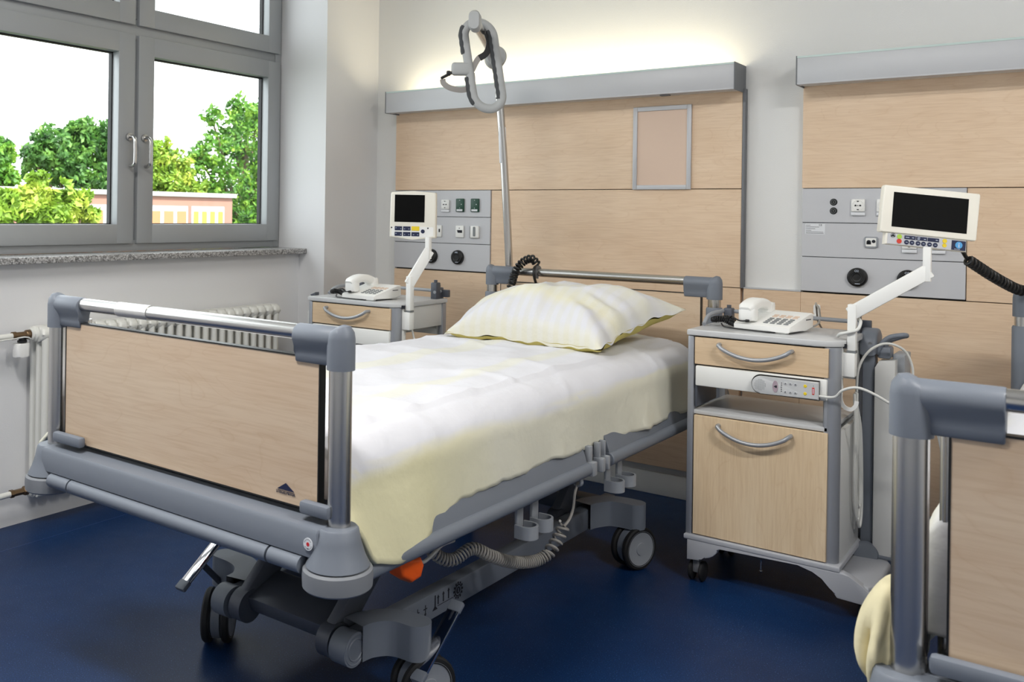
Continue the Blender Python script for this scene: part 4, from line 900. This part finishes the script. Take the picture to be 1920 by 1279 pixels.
# ---------------------------------------------------------------- telephones
def phone(label, loc, rz):
    t = thing('telephone', label, 'telephone', loc, rz, 'white desk telephones')
    # local x right, y back, z up; front edge at y=0
    prof = [(0, .006), (0, .022), (.012, .026), (.17, .062), (.195, .064), (.20, .058), (.20, .012), (.13, .006)]
    q = MB(); q.prism(prof, -.105, .105, .005, 2, 'YZ'); q.box(-.09, .09, .01, .03, 0, .007, .001); q.box(-.09, .09, .15, .19, 0, .012, .001); body = q.build('body', 'cream2', t)
    sl = (.062 - .026) / .158; up = Vector((0, -sl, 1)).normalized(); al = Vector((0, 1, sl)).normalized()
    P = lambda x, y, h=0: Vector((x, y, .026 + (y - .012) * sl)) + up * h
    q = MB()
    for i in range(4):
        for j in range(4): q.obox(P(.002 + i * .025, .034 + j * .017, .001), (1, 0, 0), al, up, .017, .0095, .003, .001, 1)
    q.build('keypad', 'keys', t)
    q = MB()
    for i in range(4):
        for j in range(2): q.obox(P(.002 + i * .025, .108 + j * .016, .001), (1, 0, 0), al, up, .018, .009, .003, .001, 1)
    q.build('memory_keys', 'pink', t)
    MB().box(.1045, .106, .135, .175, .042, .045).build('card_slot', 'ink', body)
    # handset: arched bar lying front to back on the left of the body
    q = MB(); S_ = []
    for k in range(15):
        a = k / 14; y = .004 + a * .188; zz = .054 + .040 * math.sin(pi * min(1, .10 + a * .86)) ** .8 ; S_.append((-.062, y, zz))
    q.sweep(S_, [(x, z) for x, z in rrect(-.029, .029, -.018, .018, .012, 4)], up=(0, 0, 1), scl=[.75] + [1] * 13 + [.8])
    q.prism(rrect(-.092, -.032, .002, .058, .016), .034, .078, .008, 2); q.prism(rrect(-.092, -.032, .142, .196, .016), .054, .092, .008, 2)
    h = q.build('handset', 'cream2', t)
    MB().box(-.058, -.044, -.006, .006, .030, .040, .003).build('cord_plug', 'black', h)
    c = MB(); c.tube(coil([(-.105, .03, .012), (-.14, .045, .018), (-.175, .03, .030), (-.205, .035, .024), (-.195, .06, .022), (-.16, .055, .032), (-.125, .05, .022)], .0085, 34, 10), .0024, 6)
    c.tube(spline([(-.051, -.004, .036), (-.075, -.008, .034), (-.10, .0, .040), (-.125, .03, .044), (-.15, .05, .03)], 8), .0028, 6)
    c.tube(spline([(-.17, .035, .012), (-.14, .0, .006), (-.09, -.012, .005), (0, -.008, .004), (.05, .005, .004)], 8), .0028, 6)
    c.build('coiled_cord', 'black', t)
    t.scale = (.94, .90, .96)
    return t
M['cream2'] = mat('telephone_white', (238, 238, 235), .35)
phone('white desk telephone with black coiled cord on the right bedside cabinet', (2.532, -.812, .8665), math.radians(-10.6))
phone('white desk telephone with black coiled cord on the left bedside cabinet, by the window', (.834, -.900, .8665), math.radians(-4))
tag(MB().tube(spline([(2.58, -.62, .873), (2.63, -.60, .872), (2.655, -.55, .885), (2.64, -.48, .925), (2.62, -.44, .94), (2.60, -.35, .93), (2.585, -.25, .86), (2.57, -.08, .80)], 8), .0035, 8).build('telephone_cable', 'cableg', None), 'grey telephone cable rising behind the right telephone', 'cable')

# ---------------------------------------------------------------- nurse handset in the tray of the right cabinet
t = thing('nurse_handset', 'light grey nurse call handset with round grille, clipped in the white tray', 'handset', (2.64, -.903, .708))
x0, x1, hh = -.105, .100, .028
poly = [(x0 + .028 + .028 * math.cos(pi / 2 + k * pi / 16), .028 * math.sin(pi / 2 + k * pi / 16)) for k in range(17)] + [(x1, -hh), (x1, hh)]
MB().prism(poly, -.014, .004, .003, 2, 'XZ').build('body', 'slab', t)
MB().prism([(a * 1.02 - .0015, b * 1.12) for a, b in poly], -.004, .005, .001, 1, 'XZ').build('cradle_gap', 'black', t)
q = MB()
for i in range(-4, 5):
    for j in range(-4, 5):
        if i * i + j * j < 19: q.box(-.078 + i * .0042 - .0009, -.078 + i * .0042 + .0009, -.0145, -.0138, j * .0042 - .0009, j * .0042 + .0009)
q.build('speaker_grille', 'keys', t)
q = MB(); q.prism([(-.030 + .0085 * math.cos(k * pi / 14), .019 * math.sin(k * pi / 14)) for k in range(28)], -.0155, -.0135, plane='XZ'); o = q.build('call_key', 'oval', t)
MB().box(-.034, -.029, -.0162, -.0153, -.0015, .0015).box(-.0295, -.025, -.0162, -.0153, -.004, .004).build('call_symbol', 'ink', o)
q = MB()
for k in range(5): q.box(-.0125 - (1 - abs(k - 2) / 2) * .001, -.0095, -.0146, -.0138, -.014 + k * .0065, -.0115 + k * .0065)
q.build('level_marks', 'ink', t)
for i in range(3):
    for z in (.0135, -.0135):
        o = MB().lathe([(0, .002), (.004, .002), (.0056, 0), (0, 0)], (.001 + i * .0155, -.0135, z), (0, -1, 0), 20).build('round_key', 'alu', t)
        MB().box(.001 + i * .0155 - .0012, .001 + i * .0155 + .0012, -.0162, -.0152, z - .002, z + .001).build('key_mark', 'ink', o)
for z in (.012, -.012): MB().lathe([(0, .002), (.004, .002), (.0056, 0), (0, 0)], (.061, -.0135, z), (0, -1, 0), 20).build('yellow_key', 'yellow', t)
MB().box(.0815, .0885, -.0148, -.0136, -.0125, .0105, .0005, 1).build('red_badge', 'red', t); MB().box(.0838, .0862, -.0153, -.0147, -.009, .007).build('badge_mark', 'inkl', t)
MB().box(.0845, .0862, -.0146, -.0138, .0145, .0165).build('lamp_dot', 'ink', t)
MB().cyl((.100, -.004, -.016), (.128, -.006, -.016), .0042, 12).build('strain_relief', 'cable', t)
tag(MB().tube(spline([(2.765, -.909, .692), (2.79, -.915, .698), (2.812, -.925, .722), (2.85, -.925, .735), (2.89, -.91, .722), (2.95, -.88, .685), (3.0, -.85, .66), (3.05, -.8, .62), (3.06, -.7, .4), (2.98, -.62, .2), (2.9, -.6, .14)], 8), .0042, 8).build('handset_cable', 'cable', None), 'white handset cable looping from the tray over the folded table', 'cable')
tag(MB().tube(spline([(2.795, -.62, .62), (2.80, -.64, .74), (2.83, -.64, .81), (2.88, -.63, .842), (2.93, -.61, .825), (2.955, -.60, .77), (2.955, -.60, .70), (2.95, -.58, .55), (2.93, -.56, .35), (2.90, -.58, .15)], 8), .0042, 8).build('loop_cable', 'cable', None), 'white cable arching high over the folded table column', 'cable')
tag(MB().tube(spline([(2.77, -.80, .873), (2.785, -.842, .886), (2.808, -.849, .893), (2.836, -.846, .904), (2.842, -.828, .926), (2.832, -.808, .936)], 8), .005, 10).build('monitor_cable', 'cable', None), 'thick white cable wrapped round the right monitor post', 'cable')
for k, (a, b, z0, z1) in enumerate(((.0, .0, .64, .26), (.012, .02, .62, .30), (-.010, .035, .60, .23))):
    P = [(2.806 + a * .3, -.72 + b, .68), (2.812, -.73 + b, .55), (2.812, -.735 + b + a, .42), (2.812, -.72 + b, z1 + .05), (2.814, -.69 + b, z1), (2.814, -.66 + b, z1 + .05), (2.812, -.655 + b, .42), (2.810, -.67 + b, .55), (2.806, -.70 + b, z0 + .02)]
    tag(MB().tube(spline(P, 8), .0045, 8).build('hanging_cable', 'cable', None), 'white cable loops hanging on the right side of the right bedside cabinet', 'cable', 'cable loops on the right cabinet')
tag(MB().tube(spline([(1.055, -.815, .80), (1.07, -.82, .77), (1.085, -.82, .72), (1.10, -.82, .66), (1.10, -.8, .4), (1.09, -.75, .15), (1.09, -.70, .006)], 8), .0042, 8).build('monitor_cable', 'cable', None), 'white cable hanging below the small square monitor', 'cable')

# ---------------------------------------------------------------- trapeze pole and grab handle over the bed
ca, sa = math.cos(BEDA), math.sin(BEDA)
def bw(x, y, z): return Vector((BEDX + x * ca - y * sa, BEDY + x * sa + y * ca, z))
t = thing('trapeze_pole', 'steel trapeze pole at the head of the made bed, reaching over the pillow', 'trapeze pole', tuple(bw(-.43, 2.19, 0)), BEDA)
o_ = Vector((-.43, 2.19, 0)); L3 = lambda x, y, z: Vector((x, y, z)) - o_
P = spline([L3(-.43, 2.19, .58), L3(-.432, 2.185, .9), L3(-.440, 2.155, 1.3), L3(-.449, 2.12, 1.65), L3(-.458, 2.085, 1.90), L3(-.462, 2.07, 1.955)], 8)
MB().tube(P, .0170, 20).build('pole', 'steel', t)
A0, A1 = L3(-.46, 2.075, 1.945), L3(-.152, 1.45, 1.955)
MB().tube([A0, A1], .019, 20).build('arm', 'steel', t)
d = (A1 - A0).normalized()
MB().lathe([(0, -.05), (.040, -.05), (.046, -.04), (.046, .035), (.040, .045), (0, .045)], A0 + Vector((.01, -.01, -.005)), Vector((.8, .6, 0)).cross((0, 0, 1)), 30).build('joint', 'handleg', t)
tv = Vector((0, 0, 1)); sd = d.cross(tv)
q = MB(); oval = [(a, b) for a, b in rrect(-.021, .021, -.034, .040, .0205, 8)]
q.sweep([A1 - d * .02, A1 + d * .024, A1 + d * .032], oval, up=(0, 0, 1), scl=[1, 1, .86]); e = q.build('end_cap', 'handleg', t)
MB().disc(A1 + d * .0325 + Vector((-.006, 0, -.012)), d, .003, .001, 12).build('screw', 'ink', e)
lb = P[20]; MB().obox(L3(-.4455, 2.126, 1.56), (.8, -.6, 0), (.6, .8, 0), (0, -.1, 1), .018, .0305, .16, .002).build('paper_label', 'label', t)
q = MB()
for k in range(8): q.obox(L3(-.4455, 2.1085, 1.50 + k * .016), (.8, -.6, 0), (.6, .8, 0), (0, 0, 1), .010, .002, .004)
MB().obox(L3(-.43, 2.165, .60), (1, 0, 0), (0, 1, 0), (0, 0, 1), .07, .06, .10, .01).build('socket_bush', 'greyd', t); q.bm.free()

HC = bw(-.212, 1.60, 1.822)
t = thing('grab_handle', 'grey elongated loop grab handle hanging from the trapeze arm on a strap', 'grab handle', tuple(HC), 0)
U = Vector((.8, .6, 0)); Z = Vector((0, 0, 1)); F_ = Vector((-.6, .8, 0))
def loop_pts(hw, hh):
    st = hh - hw; P = [(hw, -st + 2 * st * k / 12) for k in range(13)] + [(hw * math.cos(k * pi / 14), st + hw * math.sin(k * pi / 14)) for k in range(1, 14)]
    P += [(-a, -b) for a, b in P]
    return [U * (x - .16 * z) + Z * z for x, z in P]
LP = resample(loop_pts(.056, .166) + loop_pts(.056, .166)[:1], 90)[:-1]
MB().sweep(LP, [(.0175 * math.cos(2 * pi * k / 16), .015 * math.sin(2 * pi * k / 16)) for k in range(16)], closed=True, up=F_).build('ring', 'handleg', t)
lim = lambda side, z0, z1: sorted([p for p in LP if ((p.dot(U) + .16 * p.z) * side > .02) and z0 < p.z < z1], key=lambda p: -p.z)
for seg in (lim(-1, .035, .15), lim(-1, -.15, -.045), lim(1, -.135, .14)):
    MB().tube([p - U * .0095 for p in seg], .0135, 12, scl=[.97 + .07 * math.sin(k * 1.9) for k in range(len(seg))]).build('rubber_grip', 'grip', t)
left = min(LP, key=lambda p: p.dot(U) + abs(p.z + .01) * .6); 
q = MB(); q.obox(left + U * -.030 + Z * -.005, U, F_, Z, .075, .034, .05, .012, 3); cl = q.build('strap_clamp', 'handleg', t)
a0 = left + U * -.066; 
MB().obox(left + U * -.085 + Z * -.030, U + Z * .55, F_, Z - U * .55, .05, .022, .010, .003).obox(left + U * -.078 + Z * -.022, U, F_, Z, .016, .026, .018, .004).build('buckle', 'black', t)
MB().strap(spline([left + U * -.100 + Z * -.045, left + U * -.095 + Z * -.062, left + U * -.07 + Z * -.078, left + U * -.03 + Z * -.085, left + U * .0 + Z * -.078, left + U * .014 + Z * -.06, left + U * .012 + Z * -.02], 7), .022, .003, (F_ + Z * .4)).build('strap_tail', 'strap', t)
topP = Vector((.0, .0, .165)) - U * .01
MB().strap(spline([left + U * .012 + Z * -.01, left + U * .035 + Z * .035, left + U * .065 + Z * .055, left + U * .075 + Z * .09, left + U * .07 + Z * .14, topP], 7), .022, .003, F_).build('strap', 'strap', t)
MB().strap(spline([left + U * .04 + Z * .038, left + U * .066 + Z * .057, left + U * .078 + Z * .095, left + U * .068 + Z * .135], 7), .024, .005, F_).build('dark_strap', 'black', t)

# ---------------------------------------------------------------- coiled cables
t = thing('coiled_cable', 'thick black coiled cable hooked over the headboard rail beside the trapeze pole', 'cable', tuple(bw(-.36, 2.145, 0)), BEDA)
l = lambda x, y, z: Vector((x + .36, y - 2.145, z))
c = MB(); c.tube(coil([l(-.39, 2.10, .86), l(-.375, 2.095, .93), l(-.35, 2.09, 1.0), l(-.325, 2.11, 1.045), l(-.30, 2.145, 1.06), l(-.285, 2.165, 1.035)], .0145, 20, 12), .0050, 8); c.build('coil', 'black', t)
MB().tube(spline([l(-.285, 2.172, 1.03), l(-.27, 2.115, 1.022), l(-.265, 2.105, .99), l(-.262, 2.12, .955), l(-.25, 2.13, .94)], 7), .006, 8).build('tail', 'black', t)
MB().strap([p for p in arc(l(-.268, 2.145, 1.003), .023, -.5 * pi, 1.25 * pi, 20, (0, -1, 0), (0, 0, 1))], .012, .005, (1, 0, 0)).build('rail_hook', 'alud', t)
t = thing('coiled_cable', 'thick black coiled cable from the wide monitor to the far right headboard', 'cable', (3.09, -.6, 0))
P0, P1, P2 = Vector((3.085, -.74, 1.198)), Vector((3.112, -.66, 1.13)), Vector((3.236, -.42, 1.028))
l = lambda p: Vector(p) - Vector((3.09, -.6, 0))
MB().tube([l(P0), l(P0.lerp(P1, .5)), l(P1)], .006, 8).build('tail', 'black', t)
MB().tube(coil([l(P1), l(P1.lerp(P2, .5) + Vector((0, 0, -.006))), l(P2), l(P2 + Vector((.04, .03, .005)))], .0135, 19, 12), .0052, 8).build('coil', 'black', t)
t = thing('coiled_cable', 'thin grey coiled hand-control cable sagging under the side of the made bed', 'cable', (BEDX, BEDY, 0), BEDA)
MB().tube(spline([(.462, 1.115, .462), (.458, 1.10, .43), (.452, 1.10, .38), (.45, 1.08, .352), (.446, 1.055, .338)], 7), .0042, 8).build('straight_end', 'cableg', t)
MB().tube(coil([(.446, 1.06, .345), (.440, 1.03, .305), (.432, .985, .272)], .016, 5, 12), .0042, 7).build('stretched_coil', 'cableg', t)
MB().tube(coil([(.432, .985, .272), (.415, .94, .262), (.40, .84, .285), (.385, .75, .325), (.36, .70, .352), (.34, .64, .335), (.32, .60, .35), (.29, .56, .40)], .0150, 52, 12), .0030, 6).build('coil', 'cableg', t)
t = tag(MB().tube(spline([(.44, .345, .44), (.42, .40, .418), (.40, .47, .415), (.36, .56, .40), (.30, .70, .36), (.2, .8, .31), (.1, .9, .31)], 8), .0045, 8).build('bed_cable', 'cable', None), 'white cable under the made bed near the orange handle', 'cable'); t.location = (BEDX, BEDY, 0); t.rotation_euler = (0, 0, BEDA)
t = tag(MB().tube(spline([(-.20, .56, .505), (-.205, .55, .44), (-.20, .545, .38), (-.21, .53, .32), (-.22, .50, .235)], 8), .0045, 8).tube(spline([(-.235, .56, .505), (-.222, .552, .46), (-.205, .548, .41)], 6), .0045, 8).build('brake_cable', 'cableg', None), 'dark forked cable hanging under the foot of the made bed', 'cable'); t.location = (BEDX, BEDY, 0); t.rotation_euler = (0, 0, BEDA)
# clear tape round the footboard rail
t = tag(MB().sweep([(-.232, 0, 1.003), (-.17, 0, 1.003), (-.108, 0, 1.003)], [(.0182 * math.cos(k * pi / 14), .0182 * math.sin(k * pi / 14)) for k in range(28)], up=(0, 0, 1)).build('tape_wrap', 'tape', None), 'clear tape wrapped round the steel footboard rail of the made bed', 'tape'); t.location = (BEDX, BEDY, 0); t.rotation_euler = (0, 0, BEDA)
